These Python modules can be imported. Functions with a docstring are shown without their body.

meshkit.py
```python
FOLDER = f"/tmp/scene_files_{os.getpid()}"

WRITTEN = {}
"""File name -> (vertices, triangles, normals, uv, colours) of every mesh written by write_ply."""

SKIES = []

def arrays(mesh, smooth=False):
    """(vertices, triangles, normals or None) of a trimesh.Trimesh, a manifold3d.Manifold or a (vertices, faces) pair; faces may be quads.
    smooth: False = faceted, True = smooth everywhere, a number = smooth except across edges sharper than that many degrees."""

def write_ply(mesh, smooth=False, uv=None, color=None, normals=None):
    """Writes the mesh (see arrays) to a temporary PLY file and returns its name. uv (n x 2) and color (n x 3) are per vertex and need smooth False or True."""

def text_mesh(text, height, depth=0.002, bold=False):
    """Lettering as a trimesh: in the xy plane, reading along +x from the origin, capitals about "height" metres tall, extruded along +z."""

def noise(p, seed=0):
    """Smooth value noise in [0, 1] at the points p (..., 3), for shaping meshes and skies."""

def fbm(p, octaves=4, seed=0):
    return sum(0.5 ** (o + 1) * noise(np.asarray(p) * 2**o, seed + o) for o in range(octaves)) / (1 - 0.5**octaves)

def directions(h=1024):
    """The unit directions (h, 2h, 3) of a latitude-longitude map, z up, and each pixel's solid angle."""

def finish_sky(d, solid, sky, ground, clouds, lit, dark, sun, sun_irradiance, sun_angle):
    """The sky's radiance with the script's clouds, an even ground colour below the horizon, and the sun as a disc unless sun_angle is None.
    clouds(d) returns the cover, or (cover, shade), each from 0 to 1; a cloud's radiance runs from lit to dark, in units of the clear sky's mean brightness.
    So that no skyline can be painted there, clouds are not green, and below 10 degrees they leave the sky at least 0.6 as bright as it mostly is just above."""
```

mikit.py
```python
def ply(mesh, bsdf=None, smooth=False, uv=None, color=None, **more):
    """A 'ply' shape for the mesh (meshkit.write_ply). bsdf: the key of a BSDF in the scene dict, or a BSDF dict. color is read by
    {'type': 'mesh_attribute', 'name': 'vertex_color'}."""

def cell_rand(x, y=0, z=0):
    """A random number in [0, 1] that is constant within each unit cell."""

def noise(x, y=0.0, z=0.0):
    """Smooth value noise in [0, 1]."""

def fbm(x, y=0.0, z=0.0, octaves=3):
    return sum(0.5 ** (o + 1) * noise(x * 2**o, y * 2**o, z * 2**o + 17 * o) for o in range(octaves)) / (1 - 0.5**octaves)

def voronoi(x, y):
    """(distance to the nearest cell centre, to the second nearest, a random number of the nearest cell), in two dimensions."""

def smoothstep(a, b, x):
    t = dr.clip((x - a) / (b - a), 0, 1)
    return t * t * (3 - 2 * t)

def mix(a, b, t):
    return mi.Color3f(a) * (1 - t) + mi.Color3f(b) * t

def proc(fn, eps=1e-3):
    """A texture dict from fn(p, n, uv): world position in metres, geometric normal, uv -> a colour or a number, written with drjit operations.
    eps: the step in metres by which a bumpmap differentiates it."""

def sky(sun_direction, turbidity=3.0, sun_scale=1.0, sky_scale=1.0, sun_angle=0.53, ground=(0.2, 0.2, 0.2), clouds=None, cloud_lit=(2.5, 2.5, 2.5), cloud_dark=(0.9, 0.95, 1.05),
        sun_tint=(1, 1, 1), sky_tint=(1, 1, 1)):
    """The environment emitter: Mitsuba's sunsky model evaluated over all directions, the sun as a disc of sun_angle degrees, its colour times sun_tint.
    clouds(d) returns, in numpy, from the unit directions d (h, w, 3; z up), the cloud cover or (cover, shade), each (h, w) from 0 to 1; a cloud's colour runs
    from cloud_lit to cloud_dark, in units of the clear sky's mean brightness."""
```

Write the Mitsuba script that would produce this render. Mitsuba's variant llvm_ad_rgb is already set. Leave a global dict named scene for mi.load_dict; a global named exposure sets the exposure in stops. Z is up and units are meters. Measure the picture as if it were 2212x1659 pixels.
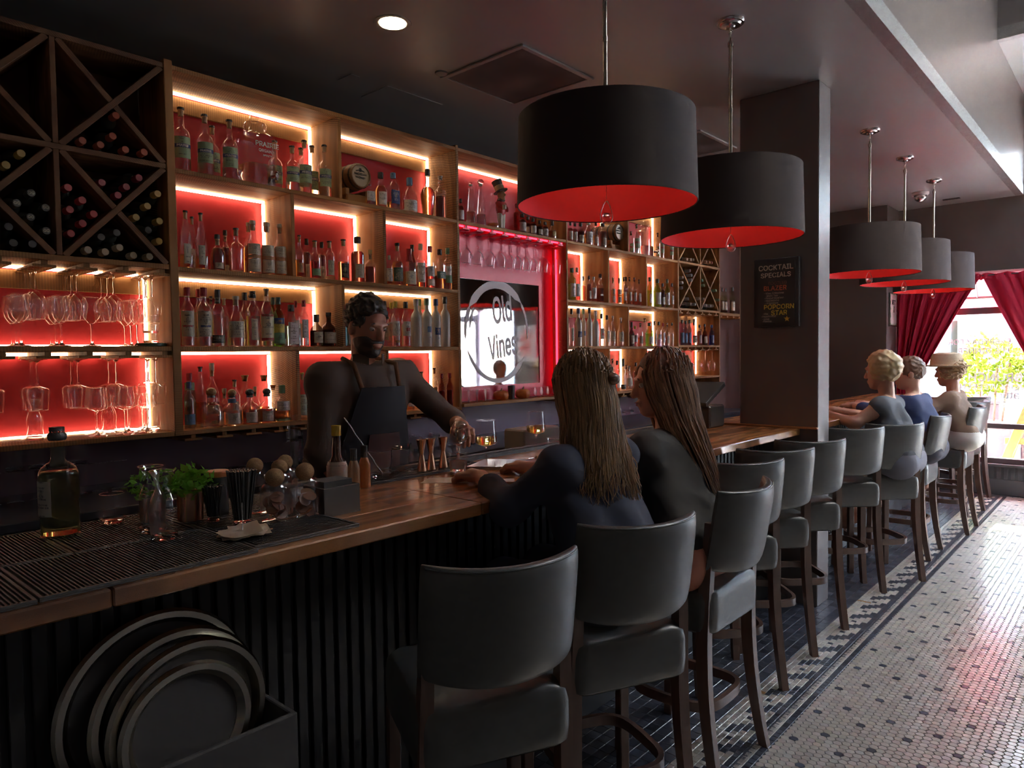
import math, random, numpy as np, trimesh, manifold3d, mitsuba as mi, drjit as dr, mikit, meshkit
from mikit import proc, noise, fbm, voronoi, cell_rand, smoothstep, mix
T4 = mi.ScalarTransform4f
scene, labels = {}, {}
random.seed(7); rng = np.random.default_rng(7)
PI = math.pi

# ---------------- camera, sky, exposure ----------------
EYE = np.array([0, 0, 1.55])
scene['camera'] = {'type': 'perspective', 'fov': 71.725, 'fov_axis': 'x', 'near_clip': 0.02,
    'to_world': T4().look_at(origin=[0, 0, 1.55], target=[-.66756, .74346, 1.55 - .04026], up=[-.01723, .03863, .9991])}
def _clouds(d):
    c = meshkit.fbm(d * np.array([3, 3, 7.0]) + 5, 4, 3)
    return np.clip((c - .42) * 3, 0, .85)
SUN = np.array([.02, .474, .880])
scene['sky'] = {**mikit.sky(SUN, turbidity=3.5, sun_scale=260.0, sky_scale=230.0, sky_tint=(1.0, .97, .90), clouds=_clouds, ground=(.3, .3, .3)), 'sampling_weight': 16.0}
exposure = 0.35
LED = 8.5; LEDC = (1.0, .74, .47)

# ---------------- helpers ----------------
def V3(*a): return np.array(a, float)
def tri(F):
    F = np.asarray(F, int)
    return np.vstack([F[:, [0, 1, 2]], F[:, [0, 2, 3]]]) if F.shape[1] == 4 else F
def join(ms):
    v, f, o = [], [], 0
    for V, F in ms:
        v.append(V); f.append(tri(F) + o); o += len(V)
    return np.vstack(v), np.vstack(f)
def tm(m): return np.asarray(m.vertices, float), np.asarray(m.faces, int)
def mm(m):
    q = m.to_mesh(); return np.asarray(q.vert_properties[:, :3], float), np.asarray(q.tri_verts, int)
def rotz(a):
    c, s = math.cos(a), math.sin(a); return np.array([[c, -s, 0], [s, c, 0], [0, 0, 1.0]])
def rotx(a):
    c, s = math.cos(a), math.sin(a); return np.array([[1, 0, 0], [0, c, -s], [0, s, c]])
def roty(a):
    c, s = math.cos(a), math.sin(a); return np.array([[c, 0, s], [0, 1, 0], [-s, 0, c]])
def mv(m, t=(0, 0, 0), R=None, s=1.0):
    V = m[0] * s
    if R is not None: V = V @ R.T
    return V + np.asarray(t, float), m[1]
def _cb(hx, hy, hz, b):
    v = []
    for sx in (-1, 1):
        for sy in (-1, 1):
            for sz in (-1, 1):
                v += [[sx * (hx - b), sy * (hy - b), sz * hz], [sx * (hx - b), sy * hy, sz * (hz - b)], [sx * hx, sy * (hy - b), sz * (hz - b)]]
    return np.array(v)
_h = trimesh.convex.convex_hull(_cb(1, 1.1, 1.2, .3)); _i = [int(np.argmin(((_cb(1, 1.1, 1.2, .3) - x) ** 2).sum(1))) for x in _h.vertices]
_CBF = np.array(_i)[_h.faces]
_PBF = np.array([[0, 1, 3, 2], [4, 6, 7, 5], [0, 4, 5, 1], [2, 3, 7, 6], [0, 2, 6, 4], [1, 5, 7, 3]])
def box(x0, x1, y0, y1, z0, z1, b=0.0):
    c = V3((x0 + x1) / 2, (y0 + y1) / 2, (z0 + z1) / 2); h = np.abs(V3(x1 - x0, y1 - y0, z1 - z0)) / 2
    if b <= 0:
        v = np.array([[sx, sy, sz] for sx in (-1, 1) for sy in (-1, 1) for sz in (-1, 1)]) * h
        return v + c, tri(_PBF)
    b = min(b, h.min() * .9)
    return _cb(*h, b) + c, _CBF
def obox(p, q, w, t, b=0.0, up=(0, 0, 1)):
    """a bar from p to q of section w (sideways) by t (upwards)"""
    p, q = V3(*p), V3(*q); d = q - p; L = np.linalg.norm(d); d /= L
    s = np.cross(up, d); s /= np.linalg.norm(s); u = np.cross(d, s)
    m = box(0, L, -w / 2, w / 2, -t / 2, t / 2, b)
    return m[0] @ np.array([d, s, u]) + p, m[1]
def lathe(prof, n=24, sq=0.0, cap=True):
    """profile [(r, z)...] bottom to top about z; sq > 0 squares the section"""
    P = np.asarray(prof, float); a = np.arange(n) * 2 * PI / n
    k = 1.0
    if sq: k = (np.abs(np.cos(a)) ** sq + np.abs(np.sin(a)) ** sq) ** (-1 / sq)
    ring = np.stack([np.cos(a) * k, np.sin(a) * k], 1)
    V = np.concatenate([np.concatenate([ring * r, np.full((n, 1), z)], 1) for r, z in P])
    i = np.arange(n); j = (i + 1) % n; F = []
    for k_ in range(len(P) - 1):
        F.append(np.stack([i + k_ * n, j + k_ * n, j + (k_ + 1) * n, i + (k_ + 1) * n], 1))
    F = tri(np.vstack(F))
    if cap:
        V = np.vstack([V, [[0, 0, P[0, 1]], [0, 0, P[-1, 1]]]]); o = (len(P) - 1) * n
        ex = []
        if P[0, 0] > 1e-6: ex.append(np.stack([j, i, np.full(n, len(V) - 2)], 1))
        if P[-1, 0] > 1e-6: ex.append(np.stack([i + o, j + o, np.full(n, len(V) - 1)], 1))
        if ex: F = np.vstack([F] + ex)
    return V, F
def cyl(p, q, r, n=12, r2=None):
    p, q = V3(*p), V3(*q); d = q - p; L = np.linalg.norm(d); d /= L
    a = np.cross(d, [0, 0, 1.0] if abs(d[2]) < .9 else [1.0, 0, 0]); a /= np.linalg.norm(a); b = np.cross(d, a)
    m = lathe([(r, 0), (r if r2 is None else r2, L)], n)
    return m[0] @ np.array([a, b, d]) + p, m[1]
def tube(pts, r, n=8, close=False, caps=True):
    P = np.asarray(pts, float); N = len(P); R = np.broadcast_to(np.asarray(r, float), (N,))
    t = np.roll(P, -1, 0) - np.roll(P, 1, 0) if close else np.gradient(P, axis=0)
    t /= np.linalg.norm(t, axis=1, keepdims=True) + 1e-12
    u = np.cross(t[0], [0, 0, 1.0] if abs(t[0][2]) < .9 else [1.0, 0, 0]); u /= np.linalg.norm(u); U = []
    for k in range(N):
        u = u - t[k] * (u @ t[k]); u /= np.linalg.norm(u) + 1e-12; U.append(u)
    U = np.array(U); W = np.cross(t, U); a = np.arange(n) * 2 * PI / n
    V = (P[:, None] + R[:, None, None] * (np.cos(a)[None, :, None] * U[:, None] + np.sin(a)[None, :, None] * W[:, None])).reshape(-1, 3)
    i, j = np.meshgrid(np.arange(N if close else N - 1), np.arange(n), indexing='ij'); i2 = (i + 1) % N
    F = tri(np.stack([i * n + j, i * n + (j + 1) % n, i2 * n + (j + 1) % n, i2 * n + j], -1).reshape(-1, 4))
    if not close and caps:
        V = np.vstack([V, P[:1], P[-1:]]); jj = np.arange(n)
        F = np.vstack([F, np.stack([(jj + 1) % n, jj, np.full(n, N * n)], 1), np.stack([jj + (N - 1) * n, (jj + 1) % n + (N - 1) * n, np.full(n, N * n + 1)], 1)])
    return V, F
def rail(pts, w, h, close=False):
    """flat bar of section w x h along a path in plan"""
    P = np.asarray(pts, float); N = len(P)
    t = np.roll(P, -1, 0) - np.roll(P, 1, 0) if close else np.gradient(P, axis=0)
    t[:, 2] = 0; t /= np.linalg.norm(t, axis=1, keepdims=True) + 1e-12
    s = np.stack([-t[:, 1], t[:, 0], t[:, 2] * 0], 1) * w / 2; u = V3(0, 0, h / 2)
    V = np.stack([P - s - u, P + s - u, P + s + u, P - s + u], 1).reshape(-1, 3)
    i, j = np.meshgrid(np.arange(N if close else N - 1), np.arange(4), indexing='ij'); i2 = (i + 1) % N
    F = np.stack([i * 4 + j, i2 * 4 + j, i2 * 4 + (j + 1) % 4, i * 4 + (j + 1) % 4], -1).reshape(-1, 4)
    if not close: F = np.vstack([F, [[0, 1, 2, 3]], [[4 * N - 1, 4 * N - 2, 4 * N - 3, 4 * N - 4]]])
    F = tri(F)
    return V, F[:, ::-1] if False else F
def ball(c, r, n=2):
    m = trimesh.creation.icosphere(n); return np.asarray(m.vertices) * np.asarray(r, float) + np.asarray(c, float), np.asarray(m.faces)
def grid(fn, nu, nv, u=(0, 1), v=(0, 1)):
    U, W = np.meshgrid(np.linspace(*u, nu), np.linspace(*v, nv), indexing='ij')
    V = fn(U.ravel(), W.ravel())
    i, j = np.meshgrid(np.arange(nu - 1), np.arange(nv - 1), indexing='ij')
    F = np.stack([i * nv + j, (i + 1) * nv + j, (i + 1) * nv + j + 1, i * nv + j + 1], -1).reshape(-1, 4)
    return np.asarray(V, float), tri(F)
def shell(m, t):
    """gives a sheet thickness t along its normals"""
    V, F = m; n = np.zeros_like(V); f = np.cross(V[F[:, 1]] - V[F[:, 0]], V[F[:, 2]] - V[F[:, 0]])
    for k in range(3): np.add.at(n, F[:, k], f)
    n /= np.linalg.norm(n, axis=1, keepdims=True) + 1e-12
    e = np.sort(np.vstack([F[:, [0, 1]], F[:, [1, 2]], F[:, [2, 0]]]), 1); raw = np.vstack([F[:, [0, 1]], F[:, [1, 2]], F[:, [2, 0]]])
    _, idx, cnt = np.unique(e, axis=0, return_index=True, return_counts=True); b = raw[idx[cnt == 1]]; N = len(V)
    return np.vstack([V + n * t / 2, V - n * t / 2]), np.vstack([F, F[:, ::-1] + N, np.stack([b[:, 1], b[:, 0], b[:, 0] + N], 1), np.stack([b[:, 1], b[:, 0] + N, b[:, 1] + N], 1)])
def text(s, h, d=.0015, bold=True, mirror=False):
    V, F = tm(meshkit.text_mesh(s, h, d, bold)); V = V.copy(); V[:, 0] -= (V[:, 0].min() + V[:, 0].max()) / 2
    if mirror: V[:, 0] *= -1; F = F[:, ::-1]
    return V, F
def place(m, o, ex, ey):
    """xy mesh to the plane through o with axes ex, ey"""
    ex, ey = V3(*ex), V3(*ey); ez = np.cross(ex, ey); return m[0] @ np.array([ex, ey, ez]) + np.asarray(o, float), m[1]

# ---- distance fields to meshes, for bodies and other soft shapes ----
def smin(a, b, k):
    h = np.clip(.5 + .5 * (b - a) / k, 0, 1); return b + (a - b) * h - k * h * (1 - h)
def cone(p, a, b, ra, rb):
    a, b = np.asarray(a, float), np.asarray(b, float); ba = b - a; t = np.clip(((p - a) @ ba) / (ba @ ba + 1e-12), 0, 1)
    return np.linalg.norm(p - a - t[:, None] * ba, axis=1) - (ra + (rb - ra) * t)
def ell(p, c, r, R=None):
    q = p - np.asarray(c, float)
    if R is not None: q = q @ R
    r = np.asarray(r, float); k0 = np.linalg.norm(q / r, axis=1); k1 = np.linalg.norm(q / r ** 2, axis=1); return k0 * (k0 - 1) / (k1 + 1e-9)
def nets(fn, lo, hi, h):
    lo, hi = np.asarray(lo, float), np.asarray(hi, float); n = np.ceil((hi - lo) / h).astype(int) + 1
    ax = [lo[k] + h * np.arange(n[k]) for k in range(3)]
    G = np.stack(np.meshgrid(*ax, indexing='ij'), -1); D = fn(G.reshape(-1, 3)).reshape(n)
    S = D < 0; c = n - 1
    cor = [(a, b, e) for a in (0, 1) for b in (0, 1) for e in (0, 1)]
    cnt = sum(S[a:a + c[0], b:b + c[1], e:e + c[2]].astype(int) for a, b, e in cor)
    act = (cnt > 0) & (cnt < 8); idx = -np.ones(c, int); A = np.argwhere(act); idx[act] = np.arange(len(A))
    acc = np.zeros((len(A), 3)); w = np.zeros(len(A))
    for i1 in range(8):
        for k in range(3):
            p = cor[i1]
            if p[k]: continue
            q = list(p); q[k] = 1; d0 = D[tuple((A + p).T)]; d1 = D[tuple((A + q).T)]; m = (d0 < 0) != (d1 < 0)
            t = np.where(m, d0 / np.where(m, d0 - d1, 1), 0); x = np.array(p, float)[None] + 0 * acc; x[:, k] = t
            acc[m] += x[m]; w[m] += 1
    V = lo + h * (A + acc / w[:, None]); F = []
    for k in range(3):
        u, v = (k + 1) % 3, (k + 2) % 3
        s0 = S.take(range(n[k] - 1), k); s1 = S.take(range(1, n[k]), k); E = np.argwhere(s0 != s1); fl = s0[tuple(E.T)]
        ok = (E[:, u] > 0) & (E[:, v] > 0) & (E[:, u] < c[u]) & (E[:, v] < c[v]); E, fl = E[ok], fl[ok]
        def at(du, dv):
            Q = E.copy(); Q[:, u] -= du; Q[:, v] -= dv; return idx[tuple(Q.T)]
        q = np.stack([at(0, 0), at(1, 0), at(1, 1), at(0, 1)], 1); q = np.where(fl[:, None], q, q[:, ::-1]); F.append(q)
    return V, tri(np.vstack(F))
def taubin(m, it=6):
    t = trimesh.Trimesh(*m, process=False); trimesh.smoothing.filter_taubin(t, iterations=it); return np.asarray(t.vertices), m[1]

# ---- naming ----
_used = {}
def numbered(k):
    n = _used.get(k, -1) + 1; _used[k] = n
    return k if n == 0 else f'{k}_{n:03d}'
def thing(name, label, cat, group=None, kind=None):
    k = numbered(name); d = {'label': label}
    if kind: d['kind'] = kind
    else: d['category'] = cat
    if group: d['group'] = group
    labels[k] = d; return k
def shp(mesh, bsdf, smooth=False, col=None, uv=None, emit=None, xf=None):
    kw = {}
    if smooth not in (True, False) and (col is not None or uv is not None):
        if uv is None and np.ndim(col) == 1: a = meshkit.arrays(mesh, smooth); mesh = (a[0], a[1])
        smooth = True
    if col is not None:
        c = np.asarray(col, float); kw['color'] = np.broadcast_to(c, (len(mesh[0]), 3)) if c.ndim == 1 else c
    if uv is not None: kw['uv'] = uv
    d = mikit.ply(mesh, 'm_' + bsdf, smooth=smooth, **kw)
    if emit is not None: d['emitter'] = {'type': 'area', 'radiance': {'type': 'rgb', 'value': list(emit)}}
    if xf is not None: d['to_world'] = xf
    return d
def part(holder, name, mesh, bsdf, label=None, kind=None, **k):
    key = numbered(holder + '__' + name); scene[key] = mesh if isinstance(mesh, dict) else shp(mesh, bsdf, **k)
    if label or kind: labels[key] = {a: b for a, b in (('label', label), ('kind', kind)) if b}
    return key
def single(name, mesh, bsdf, label, cat, group=None, kind=None, **k):
    t = thing(name, label, cat, group, kind); scene[t] = shp(mesh, bsdf, **k); return t
def struct(name, mesh, bsdf, label, **k): return single(name, mesh, bsdf, label, None, kind='structure', **k)
# ---------------- materials ----------------
def rgb(*c): return {'type': 'rgb', 'value': list(c)}
def prin(name, col, rough=.5, spec=.5, metal=0.0, two=True, **k):
    b = {'type': 'principled', 'base_color': rgb(*col) if isinstance(col, tuple) else col, 'roughness': rough, 'specular': spec, 'metallic': metal, **k}
    scene['m_' + name] = {'type': 'twosided', 'bsdf': b} if two else b
VC = {'type': 'mesh_attribute', 'name': 'vertex_color'}
prin('paint', VC, .45); prin('gloss', VC, .12); prin('matte', VC, .9, .2)
prin('wallpaint', proc(lambda p, n, uv: mix((.060, .052, .050), (.072, .063, .061), fbm(p.x * 3, p.y * 3, p.z * 3))), .36, .5)
prin('ceilpaint', proc(lambda p, n, uv: mix((.27, .30, .285), (.32, .35, .335), fbm(p.x * 1.2 + 3, p.y * .5, p.z, 4))), .38, .6)
def _red(p, n, uv): return mix((.40, .022, .028), (.46, .03, .035), fbm(p.x * 4, p.y * 4, p.z * 4))
prin('redwall', proc(_red), .5, .3)
prin('redpaint', (.62, .02, .05), .4, .4)
prin('lavender', (.11, .06, .085), .5, .4)
def _saw(a, b, x):   # bandsaw marks: a along the board, b across
    w = 0; s = .5 + .5 * dr.sin(a * 560 + b * 130 + 9 * noise(a * 6, b * 9, x))
    m = smoothstep(.42, .68, noise(a * 3 + x * 3, b * 5 + 7, x))
    return s * m, w
def _wood(a, b, c, lo, hi, saw, mark):
    g = fbm(a * 1.6, b * 28 + 3 * noise(a * 3, b * 4, c), c * 9, 2)
    base = mix(lo, hi, smoothstep(.25, .8, g))
    k, w = _saw(a, b, dr.floor(c * 2))
    return base * (1 - saw * k) + mi.Color3f(mark) * saw * k * .25
LO, HI, MK = (.25, .112, .04), (.46, .235, .09), (.10, .045, .02)
prin('woodY', proc(lambda p, n, uv: _wood(p.y, p.x, p.z, LO, HI, .35, MK)), .6, .3)     # boards along y
prin('woodZ', proc(lambda p, n, uv: _wood(p.z, p.x, p.y, LO, HI, .75, MK)), .6, .3)     # uprights
def _edge(p, n, uv):
    u = p.y + p.z * .9; s = .5 + .5 * dr.sin(u * 1500 + 5 * noise(u * 40, p.x * 20)); g = fbm(p.y * 4, p.z * 18, p.x * 20)
    return mix((.085, .05, .028), (.21, .13, .075), g) * (1 - .4 * s)
prin('edgewood', proc(_edge), .7, .25)
def _edgedark(p, n, uv): return _edge(p, n, uv) * .95
prin('rackwood', proc(lambda p, n, uv: _wood(p.z + p.y, p.x, p.y - p.z, (.075, .033, .016), (.15, .075, .036), .5, MK)), .65, .3)
def _barwood(p, n, uv):
    pl = dr.floor((p.x + 1.57) / -.165); j = cell_rand(pl, dr.floor((p.y + pl * .7) / 2.1))
    g = fbm(p.y * 1.3 + j * 31, p.x * 30 + 2.5 * noise(p.y * 4, p.x * 5, j * 9), p.z * 12, 2)
    kn = smoothstep(.72, .9, noise(p.y * 5 + j * 7, p.x * 14))
    c = mix((.10, .034, .012), (.33, .125, .04), smoothstep(.2, .8, g)) * (.8 + .4 * j)
    return c * (1 - .6 * kn)
prin('barwood', proc(_barwood), .24, .5, clearcoat=.6, clearcoat_gloss=.93)
prin('baredge', proc(lambda p, n, uv: mix((.17, .07, .022), (.36, .16, .055), fbm(p.y * 2, p.z * 40, p.x * 3, 4)) * (1 - .6 * smoothstep(.035, .015, voronoi(p.y * 5, p.z * 9)[0]))), .38, .5)
prin('slat', (.008, .0085, .010), .6, .18)
prin('barpanel', (.018, .02, .023), .6, .2)
prin('leather', proc(lambda p, n, uv: mi.Color3f(.026, .028, .027) * (.9 + .25 * fbm(p.x * 60, p.y * 60, p.z * 60))), .40, .5)
scene['m_leatherb'] = {'type': 'bumpmap', 'bumpy': {'type': 'twosided', 'bsdf': {'type': 'principled', 'base_color': rgb(.026, .028, .027), 'roughness': .40, 'specular': .5}},
    'tex': proc(lambda p, n, uv: .0003 * noise(p.x * 500, p.y * 500, p.z * 500)), 'scale': 1.0}
prin('legwood', proc(lambda p, n, uv: mix((.035, .018, .013), (.065, .033, .022), fbm(p.x * 30, p.y * 30, p.z * 3))), .38, .5)
prin('rubber', (.014, .013, .014), .5, .4)
prin('blackplastic', (.012, .012, .013), .3, .5)
prin('blackmatte', (.012, .012, .014), .8, .3)
prin('grout', (.05, .05, .055), .9, .2)
prin('tile', VC, .22, .5)
def _metal(name, c, r): scene['m_' + name] = {'type': 'roughconductor', 'alpha': r, 'specular_reflectance': rgb(*c), 'material': 'none'}; scene['m_' + name] = {'type': 'twosided', 'bsdf': scene['m_' + name]}
_metal('chrome', (.78, .76, .74), .06); _metal('nickel', (.60, .54, .46), .12); _metal('steel', (.62, .62, .60), .18); _metal('copper', (.78, .42, .27), .16); _metal('trayrim', (.62, .56, .44), .17)
_metal('mirror', (.90, .90, .90), .002)
scene['m_glass'] = {'type': 'thindielectric', 'int_ior': 1.8}
scene['m_tint'] = {'type': 'thindielectric', 'int_ior': 1.3, 'specular_transmittance': VC}
scene['m_solidglass'] = {'type': 'dielectric', 'int_ior': 1.5}
scene['m_water'] = {'type': 'dielectric', 'int_ior': 1.33}
scene['m_frost'] = {'type': 'twosided', 'bsdf': {'type': 'principled', 'base_color': rgb(.62, .60, .56), 'roughness': .35, 'specular': .5}}
scene['m_shadeout'] = {'type': 'twosided', 'bsdf': {'type': 'principled', 'base_color': proc(lambda p, n, uv: mi.Color3f(.020, .015, .016) * (.85 + .3 * noise(p.x * 300, p.y * 300, p.z * 700))), 'roughness': .8, 'sheen': .12, 'specular': .15}}
prin('shadein', (.80, .055, .06), .6, .3)
prin('skin', VC, .45, .4)
prin('cloth', VC, .85, .25, sheen=.3)
prin('hair', VC, .5, .4)
PAL = [(.62, .60, .50), (.30, .40, .25), (.03, .05, .16), (.75, .70, .55), (.05, .09, .07), (.35, .04, .05), (.60, .45, .20), (.12, .25, .45), (.85, .83, .80), (.02, .02, .02), (.55, .50, .42), (.45, .25, .12), (.18, .35, .22), (.65, .55, .10), (.42, .52, .42), (.70, .68, .72)]
_pr, _pg, _pb = ([c[k] for c in PAL] for k in range(3))
def _label(p, n, uv):
    k = mi.UInt32(dr.floor(uv.x)); u = uv.x - dr.floor(uv.x); v = uv.y
    c = mi.Color3f(dr.gather(mi.Float, mi.Float(_pr), k), dr.gather(mi.Float, mi.Float(_pg), k), dr.gather(mi.Float, mi.Float(_pb), k))
    seed = dr.floor(v); v = v - seed
    lum = .3 * c.x + .6 * c.y + .1 * c.z; ink = dr.select(lum > .2, mi.Color3f(.07, .06, .06), mi.Color3f(.55, .5, .4))
    row = dr.floor(v * 13); on = (cell_rand(row, seed, 1) > .38) & (dr.abs(u - .5) < .12 + .28 * cell_rand(row, seed, 2)) & (noise(u * 60, row * 3, seed) > .38) & (dr.abs(v * 13 - row - .5) < .3)
    em = smoothstep(.13, .09, dr.sqrt(dr.square(u - .5) + dr.square((v - .62) * .8))) * dr.select(cell_rand(seed, 5) > .45, 1.0, 0.0) * noise(u * 30, v * 30, seed)
    c = dr.select(on, mix(c, ink, .7), c); return mix(c, ink, em * .8)
prin('printed', proc(_label), .5, .4)
prin('paintwhite', (.62, .64, .64), .4, .5)
prin('slatgrey', (.085, .09, .092), .5, .4)
prin('frame', (.07, .045, .05), .4, .5)
prin('brownwall', (.16, .085, .07), .6, .3)
prin('counterdark', (.02, .02, .024), .3, .5)
prin('cabinetdark', (.035, .05, .065), .4, .5)
prin('grille', proc(lambda p, n, uv: mix((.035, .032, .03), (.10, .09, .085), smoothstep(.25, .8, fbm(p.x * 5, p.y * 5, 2))) * dr.select(dr.sqrt(dr.square(p.x * 90 - dr.floor(p.x * 90) - .5) + dr.square(p.y * 90 - dr.floor(p.y * 90) - .5)) < .33, .4, 1.0)), .6, .3)
prin('concrete', proc(lambda p, n, uv: mix((.38, .37, .35), (.5, .49, .46), fbm(p.x, p.y, 1))), .8, .3)
def thin(name, col, tr): scene['m_' + name] = {'type': 'principledthin', 'base_color': rgb(*col), 'roughness': .8, 'diff_trans': tr, 'spec_trans': 0.0}
thin('awning', (.30, .03, .05), 1.0); thin('canvas', (.3, .3, .29), 1.0); thin('leaf', (.10, .14, .015), 1.1)
prin('bark', (.12, .08, .05), .9, .2); prin('orange', (.30, .07, .01), .5, .4)
prin('farpane', (.10, .13, .15), .1, .6)
prin('facadeA', (.10, .115, .125), .8, .2); prin('facadeB', (.14, .14, .14), .8, .2); prin('facadeC', (.09, .125, .125), .8, .2)
prin('lavframe', (.30, .26, .34), .5, .4)
prin('velvet', (.42, .018, .045), .8, .2, sheen=1.0, sheen_tint=.8)
prin('redmix', proc(lambda p, n, uv: mix((.4, .03, .03), (.6, .5, .45), smoothstep(.45, .6, noise(p.x * 40, p.z * 40, 2)))), .5, .3)
prin('notice', proc(lambda p, n, uv: mix((.72, .72, .70), (.12, .28, .12), smoothstep(.5, .56, noise(p.y * 60, p.z * 60, 3)) * dr.maximum(smoothstep(.10, .13, dr.abs(p.y - 8.85)), smoothstep(.155, .172, dr.abs(p.z - 2.01))))), .4, .4)
scene['m_liquid'] = {'type': 'dielectric', 'int_ior': 1.33, 'specular_transmittance': VC}
thin('frosted', (.80, .82, .82), .40)
prin('mirrorpaint', (.55, .53, .55), .5, .3)
prin('barrelwood', proc(lambda p, n, uv: mix((.14, .075, .035), (.30, .18, .09), fbm(p.x * 4, p.y * 40, p.z * 40))), .5, .4)
thin('leafin', (.16, .34, .05), .8)
prin('corkm', proc(lambda p, n, uv: mix((.20, .10, .045), (.36, .20, .10), noise(p.x * 400, p.y * 400, p.z * 400))), .8, .2)
prin('straw', proc(lambda p, n, uv: mix((.42, .30, .18), (.62, .48, .32), .5 + .5 * dr.sin(p.z * 900))), .8, .2)
# ---------------- the room ----------------
BAR_Z, XF, XB = 1.083, -3.40, -3.70
struct('floor', box(-4.2, 5.2, -3.2, 9.15, -.06, -.004), 'grout', 'mosaic tile floor, cream hexagons and black square border tiles')
TT, TC = [], []
def tile_rect(x, y, wx, wy, c, b=.0015):
    m = box(x - wx / 2, x + wx / 2, y - wy / 2, y + wy / 2, -.006, 0, .0012); TT.append((m, c, (x, y)))
cream = lambda: np.array([.60, .54, .46]) * rng.uniform(.86, 1.06) + rng.normal(0, .008, 3)
dark = lambda: np.array([.026, .028, .036]) * rng.uniform(.7, 1.35)
rust = lambda: np.array([.42, .24, .10]) * rng.uniform(.8, 1.1)
P = .0255
for r in range(int(2.0 / P), int(8.95 / P)):          # border motif, eight rows a period
    y = r * P; k = r % 8
    for c in range(8):
        x = -1.3085 + .0258 * c
        on = c >= 6 or (c == 2 and k in (2, 3, 4)) or (c == 3 and k in (0, 3, 4, 5)) or (c == 4 and k in (4, 5, 6)) or (c == 5 and k in (5, 6, 7, 0))
        tile_rect(x, y, P - .002, P - .0022, dark() if on else (rust() if c < 3 and (r * 7 + c) % 61 < 4 and r % 20 < 5 else cream()))
    if r % 4 == 0: pass
for r in range(int(2.0 / .0345), int(8.95 / .0345)): tile_rect(-1.120, r * .0345, .026, .0318, cream() * .93); tile_rect(-1.0925, r * .0345, .026, .0318, dark())
for i in range(10):                                       # dark floor under the stools
    for r in range(int(1.9 / .0515), int(8.95 / .0515)): tile_rect(-1.3475 - .0515 * i, r * .0515, .049, .049, dark())
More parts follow.
